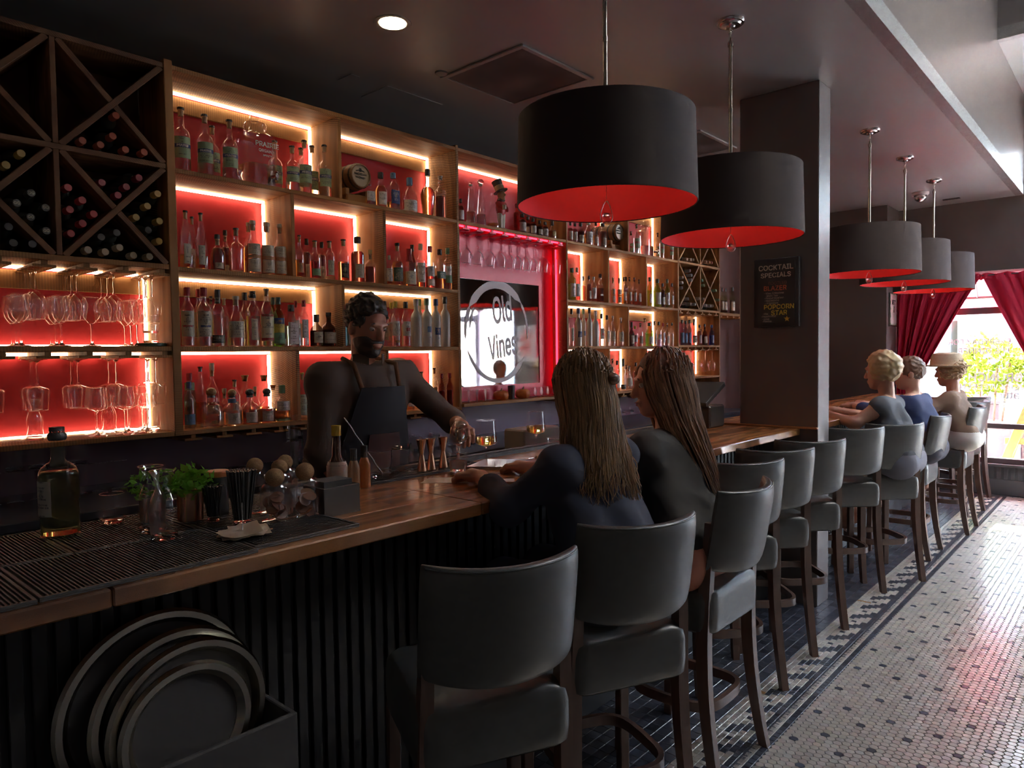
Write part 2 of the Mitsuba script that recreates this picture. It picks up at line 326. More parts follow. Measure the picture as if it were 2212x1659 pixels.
for r in range(int(1.0 / .0515), int(1.9 / .0515)):
    for i in range(8): tile_rect(-1.35 - .0515 * i, r * .0515, .049, .049, dark())
hexes = []
a6 = (np.arange(6) + .5) * PI / 3
def hexm(x, y):
    ring = np.stack([np.sin(a6) * .0178, np.cos(a6) * .0168, a6 * 0], 1); ring = np.stack([np.cos(a6 - PI / 6) * .0176 * .98, np.sin(a6 - PI / 6) * .0167 * 1.0, a6 * 0], 1)
    V = np.vstack([ring * .93 + [x, y, 0], ring + [x, y, -.001], ring + [x, y, -.006]]); i = np.arange(6); j = (i + 1) % 6
    F = [[0, k, k + 1] for k in range(1, 5)]
    F = np.vstack([F, tri(np.stack([i + 6, j + 6, j, i], 1)), tri(np.stack([i + 12, j + 12, j + 6, i + 6], 1))]); return V, F
PY, PX = .0311, .0288
for c in range(0, 150):
    for r in range(20, 292):
        x = -1.0615 + PX * c; y = r * PY + (c % 2) * PY / 2
        if y > 8.98 or x > 3.2 or y - 1.9 < (x + 1.1) * 1.1 - .9: continue
        if x > -1.06 + (y - 1.0) * .62 + .3 and y < 7.5: continue
        m_, r_ = divmod(c - 1, 3); dk = (r_ == 0) and ((r - (0 if m_ % 2 == 0 else 4) - (c // 2 % 1)) % 9 == 0)
        hexes.append((x, y, dark() * 1.3 if dk else cream() * rng.uniform(.97, 1.03)))
def emit_tiles(name, items, build, label_rest):
    d = sorted(items, key=lambda t: (t[-1][0] ** 2 + t[-1][1] ** 2))
    near = [t for t in d if np.hypot(*t[-1]) > 1.9][:300]; ids = {id(t) for t in near}
    for t in near: part('floor', name, build(t), 'tile', col=t[1])
    rest = [t for t in d if id(t) not in ids]; ms = [build(t) for t in rest]
    part('floor', name + 's', join(ms), 'tile', label_rest, kind='stuff', col=np.vstack([np.tile(t[1], (len(m[0]), 1)) for t, m in zip(rest, ms)]))
emit_tiles('square_tile', TT, lambda t: t[0], 'small square black and cream border tiles further along the floor')
emit_tiles('hexagon_tile', [(None, c, (x, y)) for x, y, c in hexes], lambda t: hexm(*t[2]), 'cream and black hexagon tiles further along the floor')

# the clerestory above the street door, x -0.9..3.3, is open to the sky
struct('ceiling', join([box(-4.2, -.99, -3.2, 9.2, 3.15, 3.25), box(-.99, 5.2, 7.27, 9.2, 4.15, 4.25), box(-1.0, 5.2, -3.2, 3.4, 5.2, 5.3), box(-1.0, 5.2, 6.6, 7.27, 5.2, 5.3), box(-1.0, .3, 3.4, 6.6, 5.2, 5.3), box(2.8, 5.2, 3.4, 6.6, 5.2, 5.3)]), 'ceilpaint', 'dark grey painted ceiling, low over the bar')
struct('window_roof', (V3([.28, 3.38, 5.31], [2.82, 3.38, 5.31], [2.82, 6.62, 5.31], [.28, 6.62, 5.31]), tri([[0, 1, 2, 3]])), 'frosted', 'frosted glass roof light over the middle of the room')
struct('wall_soffit', box(-1.06, -.99, -3.2, 9.1, 3.15, 5.25), 'wallpaint', 'dark soffit face where the ceiling steps up')
struct('wall_upper', box(-.99, 5.2, 7.27, 7.35, 4.15, 5.3), 'wallpaint', 'black upper wall above the raised ceiling')
struct('wall_left', box(-4.2, -4.0, -3.2, 9.1, 0, 3.15), 'wallpaint', 'dark wall behind the back bar')
struct('wall_near', box(-4.2, 5.2, -3.3, -3.2, 0, 5.3), 'wallpaint', 'dark wall behind the viewer')
struct('wall_right', box(5.1, 5.25, -3.2, 9.22, 0, 5.3), 'wallpaint', 'dark wall on the right side of the room')
struct('wall_pilaster', box(-4.0, -2.16, 8.62, 9.1, 0, 3.15), 'wallpaint', 'dark brown wall beside the curtained window')
# the street front: openings x -2.10..0.42 (window), 0.98..1.80 (door), 1.9..2.9 (glass door leaf), 3.1..4.9 (window)
def wallbox(x0, x1, z0, z1): return box(x0, x1, 9.10, 9.22, z0, z1)
struct('wall_front', join([wallbox(-2.2, 5.2, 2.36, 2.97), wallbox(-2.2, -.9, 2.97, 5.3), wallbox(-.9, 5.2, 3.62, 5.3), wallbox(3.3, 5.2, 2.97, 3.62), wallbox(-2.2, .42, 0, .33), wallbox(.42, .98, 0, 2.36), wallbox(3.3, 5.2, 0, 2.36), wallbox(2.9, 3.3, 0, .3), wallbox(-2.2, -2.1, .33, 2.36)]), 'wallpaint', 'dark street front wall around the window')
struct('trim_1', box(-2.1, .45, 9.04, 9.10, 2.352, 2.385, .004), 'paintwhite', 'white trim rail above the red curtains')
def slats(holder, name, x0, x1, y, z0, z1, p, w, dirx=True):
    n = int((x1 - x0) / p)
    for k in range(n):
        u = x0 + (k + .5) * p
        part(holder, name, box(u - w / 2, u + w / 2, y - .012, y, z0, z1, .002) if dirx else box(y, y + .012, u - w / 2, u + w / 2, z0, z1, .002), 'slatgrey' if dirx else 'slat')
struct('window_1', join([box(-2.1, .42, 9.06, 9.16, .33, .385, .004), box(-2.1, .42, 9.08, 9.14, .70, .755, .004), box(-2.1, -2.06, 9.08, 9.14, .33, 2.36), box(.38, .42, 9.08, 9.14, .33, 2.36), box(-2.1, .42, 9.08, 9.14, 1.93, 2.0, .004)]), 'frame', 'street window behind the red curtains with dark rails')
for a, b in ((.385, .70), (.755, 1.93), (2.0, 2.36)): part('window_1', 'pane', (V3([-2.06, 9.11, a], [.38, 9.11, a], [.38, 9.11, b], [-2.06, 9.11, b]), tri([[0, 1, 2, 3]])), 'glass')
struct('baseboard_front', join([box(-2.1, .42, 9.03, 9.10, 0, .165, .003), box(-2.1, .42, 9.055, 9.10, .165, .30), box(-2.1, .42, 9.0, 9.12, .30, .33, .004)]), 'slatgrey', 'dark grey panelled base under the street window')
slats('baseboard_front', 'slat', -2.0, .4, 9.055, .165, .30, .062, .042)
# pillar with a ledge round it
struct('pillar', box(-1.955, -1.467, 4.375, 4.575, 0, 3.15, .004), 'wallpaint', 'dark square pillar in the line of the bar')
part('pillar', 'ledge', box(-2.24, -1.462, 4.345, 4.376, BAR_Z, BAR_Z + .012, .003), 'baredge', 'worn wooden ledge at the pillar foot')
# ---------------- back bar shelving ----------------
TH = .022
def bay_led(holder, y0, y1, z0, z1, top=True, bottom=False, vert=True, x=-3.668, e=1.0, zt=None):
    ms = []
    if top: ms.append(box(x - .006, x + .006, y0 + .005, y1 - .004, z1 - .016, z1 - .002))
    if bottom: ms.append(box(x - .006, x + .006, y0 + .005, y1 - .004, z0 + .002, z0 + .012))
    if vert: ms.append(box(x - .006, x + .006, y1 - .018, y1 - .003, z0 + .01, z1 - .02))
    part(holder, 'led_strip', join(ms), 'blackmatte', 'bright warm white light strip', emit=[LED * e * c for c in LEDC])
def unit(holder, y0, y1, zs, rows, valance, thick=(TH, TH), back=XB, leds=True):
    """zs: board tops from bottom to top; rows: dividers of each row from bottom to top"""
    for k, zt in enumerate(zs):
        part(holder, 'shelf_board', box(back, XF, y0, y1, zt - TH, zt, .002), 'woodY')
    for k, divs in enumerate(rows):
        a, b = zs[k], zs[k + 1] - TH; ys = [y0 + thick[0]] + list(divs) + [y1 - thick[1]]
        for d in divs: part(holder, 'divider', box(back, XF + .001, d - .010, d + .010, a, b, .002), 'woodZ')
        for i in range(len(ys) - 1):
            l = ys[i] + (.010 if i else 0); r = ys[i + 1] - (.010 if i < len(ys) - 2 else 0)
            part(holder, 'back_panel', box(back - .015, back, l, r, a, b), 'redwall')
            if valance[k]: part(holder, 'valance', box(back, back + .018, l, r, b - .095, b - .018, .002), 'woodY')
            if leds: bay_led(holder, l, r, a, b)
    part(holder, 'upright', box(back, XF + .002, y0, y0 + thick[0], zs[0] - TH, zs[-1] + .02, .003), 'woodZ')
    part(holder, 'upright', box(back, XF + .002, y1 - thick[1], y1, zs[0] - TH, zs[-1] + .015, .003), 'woodZ')
Z4, Z3, Z2, Z1, Z0 = 1.213, 1.613, 1.988, 2.447, 2.920
L = thing('bottle_shelf', 'tall lit wooden shelf unit with red back behind the bartender', 'shelf')
unit(L, 1.41, 3.285, [Z4, Z3, Z2, Z1, Z0], [[2.067, 2.67], [2.365], [2.058, 2.668], [2.364]], [0, 1, 0, 1], (.04, .024))
R = thing('bottle_shelf', 'lit wooden shelf unit right of the mirror, crowded with bottles', 'shelf')
unit(R, 4.44, 6.23, [Z4 + .015, Z3 + .005, Z2 - .003, Z1, Z0], [[5.03, 5.632], [5.33], [5.028, 5.635], [5.335]], [0, 1, 0, 1], (.022, .024))
# wine rack cabinet on the left: diagonal crosses above, glass shelves below
def cross(holder, y0, y1, z0, z1, b='rackwood', w=.026):
    y0 += .008; y1 -= .008
    part(holder, 'diagonal_board', obox((-3.55, y0, z0 + .01), (-3.55, y1, z1 - .01), .29, w, .002, up=(1, 0, 0))[0:2] if False else diag(y0, z0, y1, z1, w), b)
    ym, zm = (y0 + y1) / 2, (z0 + z1) / 2; d = V3(y1 - y0, z0 - z1); d /= np.linalg.norm(d); g = w / 2 / max(.3, abs(math.sin(2 * math.atan2(z1 - z0, y1 - y0))))
    part(holder, 'diagonal_board', diag(y0, z1, ym - d[0] * g, zm - d[1] * g, w), b); part(holder, 'diagonal_board', diag(ym + d[0] * g, zm + d[1] * g, y1, z0, w), b)
def diag(ya, za, yb, zb, w):
    d = V3(0, yb - ya, zb - za); Ln = np.linalg.norm(d); d /= Ln; s = V3(1, 0, 0); u = np.cross(d, s)
    m = box(0, Ln, -.145, .145, -w / 2, w / 2, .002); return m[0] @ np.array([d, s, u]) + V3(-3.547, ya, za), m[1]
W = thing('wine_rack', 'dark wooden wine rack with diagonal crosses above lit glass shelves', 'wine rack')
for zt in (Z4, Z3, 1.995, Z1 + .012, Z0): part(W, 'shelf_board', box(XB, XF, .03, 1.408, zt - (.024 if zt > 1.9 else TH), zt, .002), 'rackwood' if zt > 2 else 'woodY')
for y in (.503, .962): part(W, 'divider', box(XB, XF + .001, y - .011, y + .011, 1.995, Z1 - .012, .002), 'rackwood'); part(W, 'divider', box(XB, XF + .001, y - .011, y + .011, Z1 + .012, Z0 - .024, .002), 'rackwood')
part(W, 'upright', box(XB, XF, .03, .052, Z4 - .02, Z0, .002), 'rackwood')
part(W, 'back_panel', box(XB - .015, XB, .05, 1.41, 1.995, Z0 - .02), 'rackwood')
for a, b in ((Z4, Z3 - TH), (Z3, 1.971)): part(W, 'back_panel', box(XB - .015, XB, .05, 1.41, a, b), 'redwall')
part(W, 'valance', box(XB, XB + .018, .05, 1.41, 1.971 - .10, 1.971 - .02, .002), 'woodY')
for ya, yb in ((.052, .492), (.514, .951), (.973, 1.408)):
    cross(W, ya, yb, 1.995, Z1 - .012); cross(W, ya, yb, Z1 + .012, Z0 - .024)
bay_led(W, .06, 1.408, Z3, 1.971, bottom=True); bay_led(W, .06, 1.408, Z4, Z3 - TH, bottom=True)
# the mirror niche
N = thing('mirror_niche', 'niche with a red surround between the two shelf units', 'niche')
part(N, 'shelf_board', box(XB, XF, 3.285, 4.44, Z0 - TH, Z0, .002), 'woodY'); part(N, 'shelf_board', box(XB, XF, 3.285, 4.44, Z1 - TH, Z1, .002), 'woodY')
part(N, 'shelf_board', box(XB, XF + .02, 3.285, 4.44, Z4 + .019 - TH, Z4 + .019, .002), 'woodY')
part(N, 'back_panel', box(XB - .015, XB, 3.285, 4.44, Z1, Z0 - TH), 'redwall')
bay_led(N, 3.287, 4.438, Z1, Z0 - TH, vert=False)
NX = -3.54
part(N, 'surround', join([box(NX - .03, NX, 3.287, 4.438, 2.09, Z1 - TH), box(NX - .03, NX, 4.27, 4.438, Z4 + .02, 2.09), box(NX - .03, NX, 3.287, 4.27, Z4 + .02, 1.335), box(NX - .03, NX, 3.287, 3.31, 1.335, 2.09)]), 'redpaint', 'bright red painted frame around the mirror')
M = single('mirror', box(NX - .02, NX - .006, 3.31, 4.27, 1.335, 2.09), 'mirror', 'large bar mirror with white lettering and a ring drawn on it', 'mirror')
part(N, 'led_strip', join([box(-3.43, -3.42, 3.3, 4.42, Z1 - TH - .012, Z1 - TH - .002), box(-3.50, -3.488, 4.424, 4.436, 1.30, 2.38)]), 'blackmatte', 'red light strip', emit=[LED * .45 * c for c in (1.0, .03, .07)])
# right wine rack
W2 = thing('wine_rack', 'small pale wine rack with diagonal crosses right of the shelves', 'wine rack')
for zt in (Z4 + .1, Z3 + .018, Z2 + .005, Z1 + .004, Z0): part(W2, 'shelf_board', box(XB, XF, 6.23, 7.12, zt - TH, zt, .002), 'woodY')
part(W2, 'divider', box(XB, XF + .001, 6.665, 6.685, Z2 + .005, Z1 + .004 - TH, .002), 'woodZ'); part(W2, 'divider', box(XB, XF + .001, 6.665, 6.685, Z1 + .004, Z0 - TH, .002), 'woodZ')
part(W2, 'upright', box(XB, XF, 7.10, 7.12, Z4, Z0, .002), 'woodZ')
part(W2, 'back_panel', box(XB - .015, XB, 6.23, 7.12, Z4 + .08, Z0), 'redwall')
for ya, yb in ((6.23, 6.665), (6.685, 7.10)):
    cross(W2, ya, yb, Z2 + .005, Z1 - .018, 'woodZ', .02); cross(W2, ya, yb, Z1 + .004, Z0 - TH, 'woodZ', .02)
part(W2, 'valance', box(XB, XB + .018, 6.232, 7.098, Z2 - .11, Z2 - .035, .002), 'woodY')
bay_led(W2, 6.232, 7.099, Z3 + .018, Z2 - .017); bay_led(W2, 6.232, 7.099, Z4 + .1, Z3 - .004)
# wall right of it with a red light line, a bracket shelf and a white post
struct('wall_side', box(-3.75, -3.70, 7.12, 8.62, 0, 3.15), 'brownwall', 'brown wall past the right wine rack')
single('light_strip', box(-3.695, -3.685, 7.14, 7.16, 1.1, 2.85), 'blackmatte', 'upright warm light strip beside the right wine rack', 'light strip', emit=[LED * .8 * c for c in (1, .5, .35)])
bs = thing('bracket_shelf', 'small wooden bracket shelf with wine bottles near the pillar', 'shelf')
part(bs, 'board', box(-3.70, -3.44, 7.16, 7.98, 1.955, 1.985, .003), 'woodY'); part(bs, 'bracket', cyl((-3.68, 7.2, 1.62), (-3.48, 7.2, 1.95), .008), 'steel')
for k in range(5): part(bs, 'glass_rail', box(-3.69, -3.45, 7.24 + k * .15, 7.28 + k * .15, 1.935, 1.955, .002), 'woodY')
single('post', box(-3.50, -3.46, 8.0, 8.04, 0, 1.95, .003), 'paintwhite', 'white upright post left of the pillar', 'post')
# lower back wall and counter
struct('wall_backbar', box(-3.72, -3.70, -.5, 7.12, 0, Z4 - .02), 'lavender', 'purple wall below the bar shelves')
bc = thing('back_counter', 'dark back bar counter under the shelves', 'counter')
part(bc, 'worktop', box(-3.70, -3.05, -.6, 7.1, .93, .965, .004), 'counterdark', 'black worktop')
part(bc, 'cabinet', box(-3.68, -3.08, -.6, 7.1, 0, .93), 'cabinetdark', 'blue black cabinet')
for y in (.4, 1.1, 1.8, 2.5, 3.2, 3.9, 4.6, 5.3): part(bc, 'door', box(-3.082, -3.066, y + .01, y + .69, .12, .90, .003), 'cabinetdark')
# rails for hanging glasses, T section, running away from the counter
def trails(holder, y0, y1, n, zt, x0=-3.68, x1=-3.41, b='woodY', w=.085):
    for k in range(n):
        y = y0 + (y1 - y0) * k / (n - 1)
        part(holder, 'glass_rail', join([box(x0, x1, y - .012, y + .012, zt - .018, zt, .001), box(x0, x1 + .004, y - w / 2, y + w / 2, zt - .030, zt - .018, .002)]), b)
trails(N, 3.36, 4.38, 9, Z1 - TH, b='redpaint', w=.07)
trails(L, 1.50, 3.2, 12, Z4 - TH); trails(W, .12, 1.38, 9, 1.971); trails(W, .12, 1.38, 9, Z3 - TH)
trails(R, 4.52, 6.15, 12, Z4 + .015 - TH); trails(W2, 6.28, 7.05, 6, Z2 + .005 - TH); trails(W2, 6.28, 7.05, 6, Z3 + .018 - TH)
# ---------------- the bar ----------------
B = thing('bar_counter', 'long dark bar with a worn orange wooden top and black slatted front', 'bar counter')
XE, XI = -1.57, -2.24
for k, (a, b) in enumerate(((-1.0, .515), (.517, 1.598), (1.600, 4.37))):   # top boards end to end, the nearer ones lower and rougher
    for j in range(4):
        x1 = XE + .0 - j * .1675; part(B, 'top_board', box(x1 - .1665, x1, a, b, BAR_Z - .040, BAR_Z, .004 if j == 0 else .0015), 'barwood')
part(B, 'top_board', box(XI, -1.96, 4.37, 4.60, BAR_Z - .04, BAR_Z, .002), 'barwood')
for j in range(4):
    x1 = XE - j * .1675; part(B, 'top_board', box(x1 - .1665, x1, 4.60, 8.45, BAR_Z - .040, BAR_Z, .004 if j == 0 else .0015), 'barwood')
part(B, 'front_panel', box(-2.2, -1.80, -1.0, 4.37, 0, BAR_Z - .04), 'barpanel'); part(B, 'front_panel', box(-2.2, -1.80, 4.6, 8.4, 0, BAR_Z - .04), 'barpanel')
part(B, 'foot_board', box(-1.80, -1.765, -1.0, 4.37, 0, .17, .003), 'barpanel'); part(B, 'foot_board', box(-1.80, -1.765, 4.6, 8.4, 0, .17, .003), 'barpanel')
part(B, 'end_post', box(-1.80, -1.70, 1.06, 1.10, 0, BAR_Z - .045, .006), 'slat') if False else None
for k in range(178):
    y = .30 + k * .0455
    if 4.34 < y < 4.63: continue
    part(B, 'slat', box(-1.80, -1.782, y - .015, y + .015, .17, BAR_Z - .041, .002), 'slat')
part(B, 'rail', box(XI - .04, XI + .005, 1.3, 4.3, BAR_Z - .02, BAR_Z + .022, .006), 'rubber', 'black raised bar rail')
# rubber bar mats: ribbed
def mat(x0, x1, y0, y1, label, h=.010):
    ms = [box(x0, x1, y0, y1, BAR_Z, BAR_Z + .004, .001)]
    for a in ((x0, x0 + .008), (x1 - .008, x1)): ms.append(box(*a, y0, y1, BAR_Z + .004, BAR_Z + h, .001))
    for a in ((y0, y0 + .008), (y1 - .008, y1)): ms.append(box(x0, x1, *a, BAR_Z + .004, BAR_Z + h, .001))
    y = y0 + .016
    while y < y1 - .012: ms.append(box(x0 + .008, x1 - .008, y, y + .0035, BAR_Z + .004, BAR_Z + h - .001)); y += .0085
    return single('bar_mat', join(ms), 'rubber', label, 'bar mat')
mat(-1.90, -1.582, -.12, .388, 'black ribbed bar mat at the left edge of the photo, front row')
mat(-1.90, -1.588, .392, .846, 'black ribbed bar mat in front of the tall yellow bottle')
mat(-1.99, -1.612, .850, 1.158, 'black ribbed bar mat under the straws and dried orange jars')
mat(-2.235, -1.905, .10, .545, 'black ribbed bar mat at the back left behind the tall bottle')
mat(-2.235, -1.905, .548, .846, 'black ribbed bar mat under the tall yellow bottle and carafes')
mat(-2.235, -2.10, 1.50, 2.16, 'narrow black bar mat under the mixing glasses and jiggers')
mat(-2.235, -2.0, .850, 1.25, 'black ribbed bar mat behind the straw glasses')

# ---------------- bar stools ----------------
def stool_parts():
    out = []
    h = .208; b = .05
    def rr(w, r, z, n=6):
        pts = []
        for cx, cy, a0 in ((w - r, w - r, 0), (-(w - r), w - r, PI / 2), (-(w - r), -(w - r), PI), (w - r, -(w - r), 1.5 * PI)):
            for k in range(n): a = a0 + k / (n - 1) * PI / 2; pts.append((cx + r * math.cos(a), cy + r * math.sin(a), z))
        return np.array(pts)
    rings = [(.150, .545), (.196, .548), (.206, .560), (.209, .60), (.209, .665), (.205, .695), (.192, .712), (.15, .724), (.08, .729)]
    R = [rr(w, .055 if w > .1 else .04, z) for w, z in rings]; n = len(R[0]); V = np.vstack(R + [[[0, 0, .545]], [[0, 0, .73]]]); i = np.arange(n); j = (i + 1) % n; F = []
    for k in range(len(R) - 1): F.append(tri(np.stack([i + k * n, j + k * n, j + (k + 1) * n, i + (k + 1) * n], 1)))
    o = (len(R) - 1) * n; F += [np.stack([j, i, np.full(n, len(V) - 2)], 1), np.stack([i + o, j + o, np.full(n, len(V) - 1)], 1)]
    out.append(('seat', (V, np.vstack(F)), 'leather', 40))
    # upholstered back: curved in plan, leaning out
    def back(u, v):
        # closed section: v round the thickness, u across
        a = (u - .5) * 2; ang = a * .74; rad = .30
        t = v * 2 * PI; c, s = np.cos(t), np.sin(t)
        zc, hz = .928, .150 - .006 * a ** 2
        e = 5.0; zz = np.sign(s) * np.abs(s) ** (2 / e); xx = np.sign(c) * np.abs(c) ** (2 / 2.6)
        z = zc + hz * zz + .014 * (1 - a ** 2) * (-1) * (zz > 0) * zz - .018 * np.abs(a) ** 2 * 0
        z = z + np.where(zz < 0, -.018 * (1 - a ** 2) * np.abs(zz), 0)
        lean = (z - .78) * .17
        th = .026 * (1 - .55 * np.abs(a) ** 8)
        r = rad + th * xx
        return np.stack([r * np.cos(ang) - .045 + lean, r * np.sin(ang) * .98, z], 1)
    m = grid(back, 27, 29, v=(0, 1)); V, F = m; e0 = V[:29].mean(0); e1 = V[-29:].mean(0); k = len(V); q = np.arange(28)
    V = np.vstack([V, e0, e1]); F = np.vstack([F, np.stack([q + 1, q, np.full(28, k)], 1), np.stack([q + 26 * 29, q + 1 + 26 * 29, np.full(28, k + 1)], 1)])
    F = F[:, ::-1]
    out.append(('backrest', (V, F), 'leather', 50))
    pip = []
    for u in np.linspace(.03, .97, 24): pip.append(back(np.array([u]), np.array([.17]))[0] + V3(0, 0, .001))
    out.append(('piping', tube(pip, .0028, 5), 'leather', True))
    for s in (-1, 1):
        pts = [(.188, s * .178, .95), (.182, s * .180, .83), (.174, s * .184, .70), (.168, s * .187, .55), (.172, s * .191, .38), (.194, s * .198, .18), (.228, s * .204, 0)]
        P = np.array(pts); tt = np.linspace(0, 1, 7); t2 = np.linspace(0, 1, 19)
        from scipy.interpolate import CubicSpline
        P = CubicSpline(tt, P)(t2); w = np.interp(t2, [0, .3, .6, 1], [.030, .042, .046, .034]); dp = np.interp(t2, [0, .3, .6, 1], [.028, .034, .036, .032])
        ring = np.array([[-1, -1], [1, -1], [1, 1], [-1, 1]]) * .5; V = np.concatenate([np.stack([p[0] + ring[:, 0] * a, p[1] + ring[:, 1] * b_, np.full(4, p[2])], 1) for p, a, b_ in zip(P, w, dp)])
        i, j = np.meshgrid(np.arange(18), np.arange(4), indexing='ij'); F = np.stack([i * 4 + j, (i + 1) * 4 + j, (i + 1) * 4 + (j + 1) % 4, i * 4 + (j + 1) % 4], -1).reshape(-1, 4)
        F = np.vstack([tri(F), tri([[0, 1, 2, 3]]), tri([[75, 74, 73, 72]])]); out.append(('leg', (V, F), 'legwood', 30))
    for s in (-1, 1):
        m = obox((-.185, s * .190, 0), (-.178, s * .184, .56), .036, .036, .003, up=(1, 0, 0)); out.append(('leg', m, 'legwood', False))
    a = np.arange(28) * 2 * PI / 28; e = .55
    hoop = np.stack([.172 * np.sign(np.cos(a)) * np.abs(np.cos(a)) ** e, .163 * np.sign(np.sin(a)) * np.abs(np.sin(a)) ** e, a * 0 + .255], 1)
    out.append(('foot_ring', rail(hoop, .018, .036, True), 'legwood', 40))
    return out
STOOL = [(n, shp(m, b, smooth=s)) for n, m, b, s in stool_parts()]
def stool(foot, rot, label, group=None):
    """foot: where the rear leg on the far side touches the floor; rot: turned away from the bar, degrees"""
    t = thing('bar_stool', label, 'bar stool', group); r = math.radians(-rot)
    q = rotz(r) @ V3(.228, .204, 0); c = V3(foot[0] - q[0], foot[1] - q[1], 0)
    xf = T4().translate(c.tolist()).rotate([0, 0, 1], -rot)
    for n, d in STOOL: part(t, n, {**d, 'to_world': xf}, None)
    return c
ST = {}
ST[1] = stool((-1.06, 1.42), 26, 'empty black leather bar stool nearest the camera, at bottom centre')
ST[2] = stool((-1.02, 1.965), 26, 'black leather bar stool under the blonde woman in navy')
ST[3] = stool((-1.10, 2.69), 0, 'black leather bar stool under the brunette in peach trousers')
ST[4] = stool((-1.219, 3.202), 39, 'empty black leather bar stool, first one past the brunette')
ST[5] = stool((-1.24, 3.658), 45, 'empty black leather bar stool, second one past the brunette')
ST[6] = stool((-1.232, 4.127), 45, 'empty black leather bar stool in front of the pillar')
ST[7] = stool((-1.236, 4.916), 48, 'black leather bar stool just past the pillar, behind the short haired woman')
ST[8] = stool((-1.10, 5.33), 45, 'black leather bar stool right behind the woman in the grey sleeveless top')
ST[9] = stool((-1.174, 6.29), 0, 'black leather bar stool behind the man in the blue shirt')
ST[10] = stool((-1.095, 7.31), 0, 'black leather bar stool behind the woman in the straw hat')
ST[11] = stool((-1.15, 8.05), 10, 'black leather bar stool half hidden beyond the straw hat woman')
ST[12] = stool((-1.209, 8.791), 40, 'last bar stool of the row, nearest the street window')

# ---------------- pendant lamps ----------------
def pendant(y, label):
    t = thing('pendant_lamp', label, 'pendant lamp', None); c = V3(-1.53, y, 0)
    def at(m): return mv(m, c)
    part(t, 'shade', at(lathe([(.335, 2.108), (.337, 2.112), (.328, 2.436), (.326, 2.437), (.324, 2.436), (.333, 2.112), (.335, 2.108)], 64, cap=False)), 'shadeout', smooth=40)
    part(t, 'shade_lining', at(lathe([(.3325, 2.1115), (.3235, 2.434)], 64, cap=False)), 'shadein', 'red inside of the shade', smooth=True)
    part(t, 'diffuser', at(lathe([(.322, 2.40), (.05, 2.402)], 48, cap=False)), 'shadein', 'red inner top disc', smooth=True)
    part(t, 'stem', at(join([lathe([(.0085, 2.40), (.0085, 2.72)], 12), lathe([(.0105, 2.715), (.0105, 2.735)], 12), lathe([(.0085, 2.735), (.0085, 3.04)], 12), lathe([(.013, 3.03), (.013, 3.05), (.007, 3.06), (.007, 3.075)], 12)])), 'nickel', smooth=40)
    lk = []
    for k in range(3): 
        a = np.linspace(0, 2 * PI, 13)[:-1]; l = np.stack([np.cos(a) * .008, a * 0, 3.085 + k * .014 + np.sin(a) * .011], 1); lk.append(tube(l if k % 2 else l[:, [1, 0, 2]], .0025, 6, close=True))
    part(t, 'chain', at(join(lk)), 'nickel', smooth=True)
    part(t, 'canopy', at(lathe([(0, 3.118), (.018, 3.118), (.022, 3.126), (.045, 3.128), (.052, 3.136), (.062, 3.136), (.066, 3.142), (.066, 3.150)], 32)), 'chrome', smooth=35)
    part(t, 'pull_chain', at(tube([(0, 0, 2.40), (0, 0, 2.135)], .0018, 5)), 'nickel')
    a = np.linspace(0, 2 * PI, 30)[:-1]; tear = np.stack([.021 * np.sin(a) * (1 - .45 * np.cos(a)) , a * 0, 2.085 + .042 * np.cos(a)], 1) @ rotz(.7).T
    part(t, 'drop_frame', at(tube(tear, .0022, 6, close=True)), 'nickel', smooth=True)
    part(t, 'crystal', at(ball((0, 0, 2.068), .0155, 2)), 'solidglass', smooth=True)
    part(t, 'bulb', at(ball((.10, 0, 2.36), .026, 2)), 'blackmatte', emit=[30, 22, 14])
for y, l in ((2.25, 'large black drum pendant lamp with red lining, nearest to the camera'), (3.32, 'second black drum pendant lamp from the camera, left of the pillar'), (5.63, 'black drum pendant lamp just right of the pillar'), (6.63, 'middle one of the three black drum pendants past the pillar'), (7.70, 'farthest black drum pendant lamp, in front of the red curtains')): pendant(y, l)

# ---------------- things on the ceiling ----------------
CZ = 3.15
dl = thing('downlight', 'lit round recessed ceiling lamp with a warm glow', 'ceiling lamp')
part(dl, 'trim_ring', mv(lathe([(.062, CZ), (.085, CZ - .006), (.09, CZ)], 40, cap=False), (-2.724, 2.21, 0)), 'ceilpaint', smooth=True); part(dl, 'lens', mv(lathe([(0, CZ - .003), (.064, CZ - .004), (.064, CZ)], 40), (-2.724, 2.21, 0)), 'blackmatte', emit=[34, 25, 14])
def vent(y0, y1, x0, x1, label):
    t = thing('ceiling_vent', label, 'vent')
    part(t, 'frame', join([box(x0, x1, y0, y0 + .03, CZ - .012, CZ, .003), box(x0, x1, y1 - .03, y1, CZ - .012, CZ, .003), box(x0, x0 + .03, y0, y1, CZ - .012, CZ, .003), box(x1 - .03, x1, y0, y1, CZ - .012, CZ, .003)]), 'ceilpaint')
    part(t, 'grille', box(x0 + .028, x1 - .028, y0 + .028, y1 - .028, CZ - .006, CZ - .002), 'grille', 'dark perforated grille')
vent(2.805, 3.435, -3.045, -2.415, 'square ceiling vent with a dark perforated grille above the bar')
vent(4.74, 5.35, -3.0, -2.41, 'square ceiling vent partly hidden behind the second pendant')
single('smoke_detector', mv(lathe([(.015, CZ - .036), (.05, CZ - .033), (.068, CZ - .02), (.072, CZ - .008), (.06, CZ)], 32), (-2.759, 3.553, 0)), 'paintwhite', 'white round smoke detector on the ceiling beside the vent', 'smoke detector', smooth=30)
single('sprinkler_cap', mv(lathe([(.02, CZ - .014), (.034, CZ - .008), (.036, CZ)], 24), (-2.997, 2.773, 0)), 'ceilpaint', 'small round cap on the ceiling left of the big vent', 'cap', smooth=30)
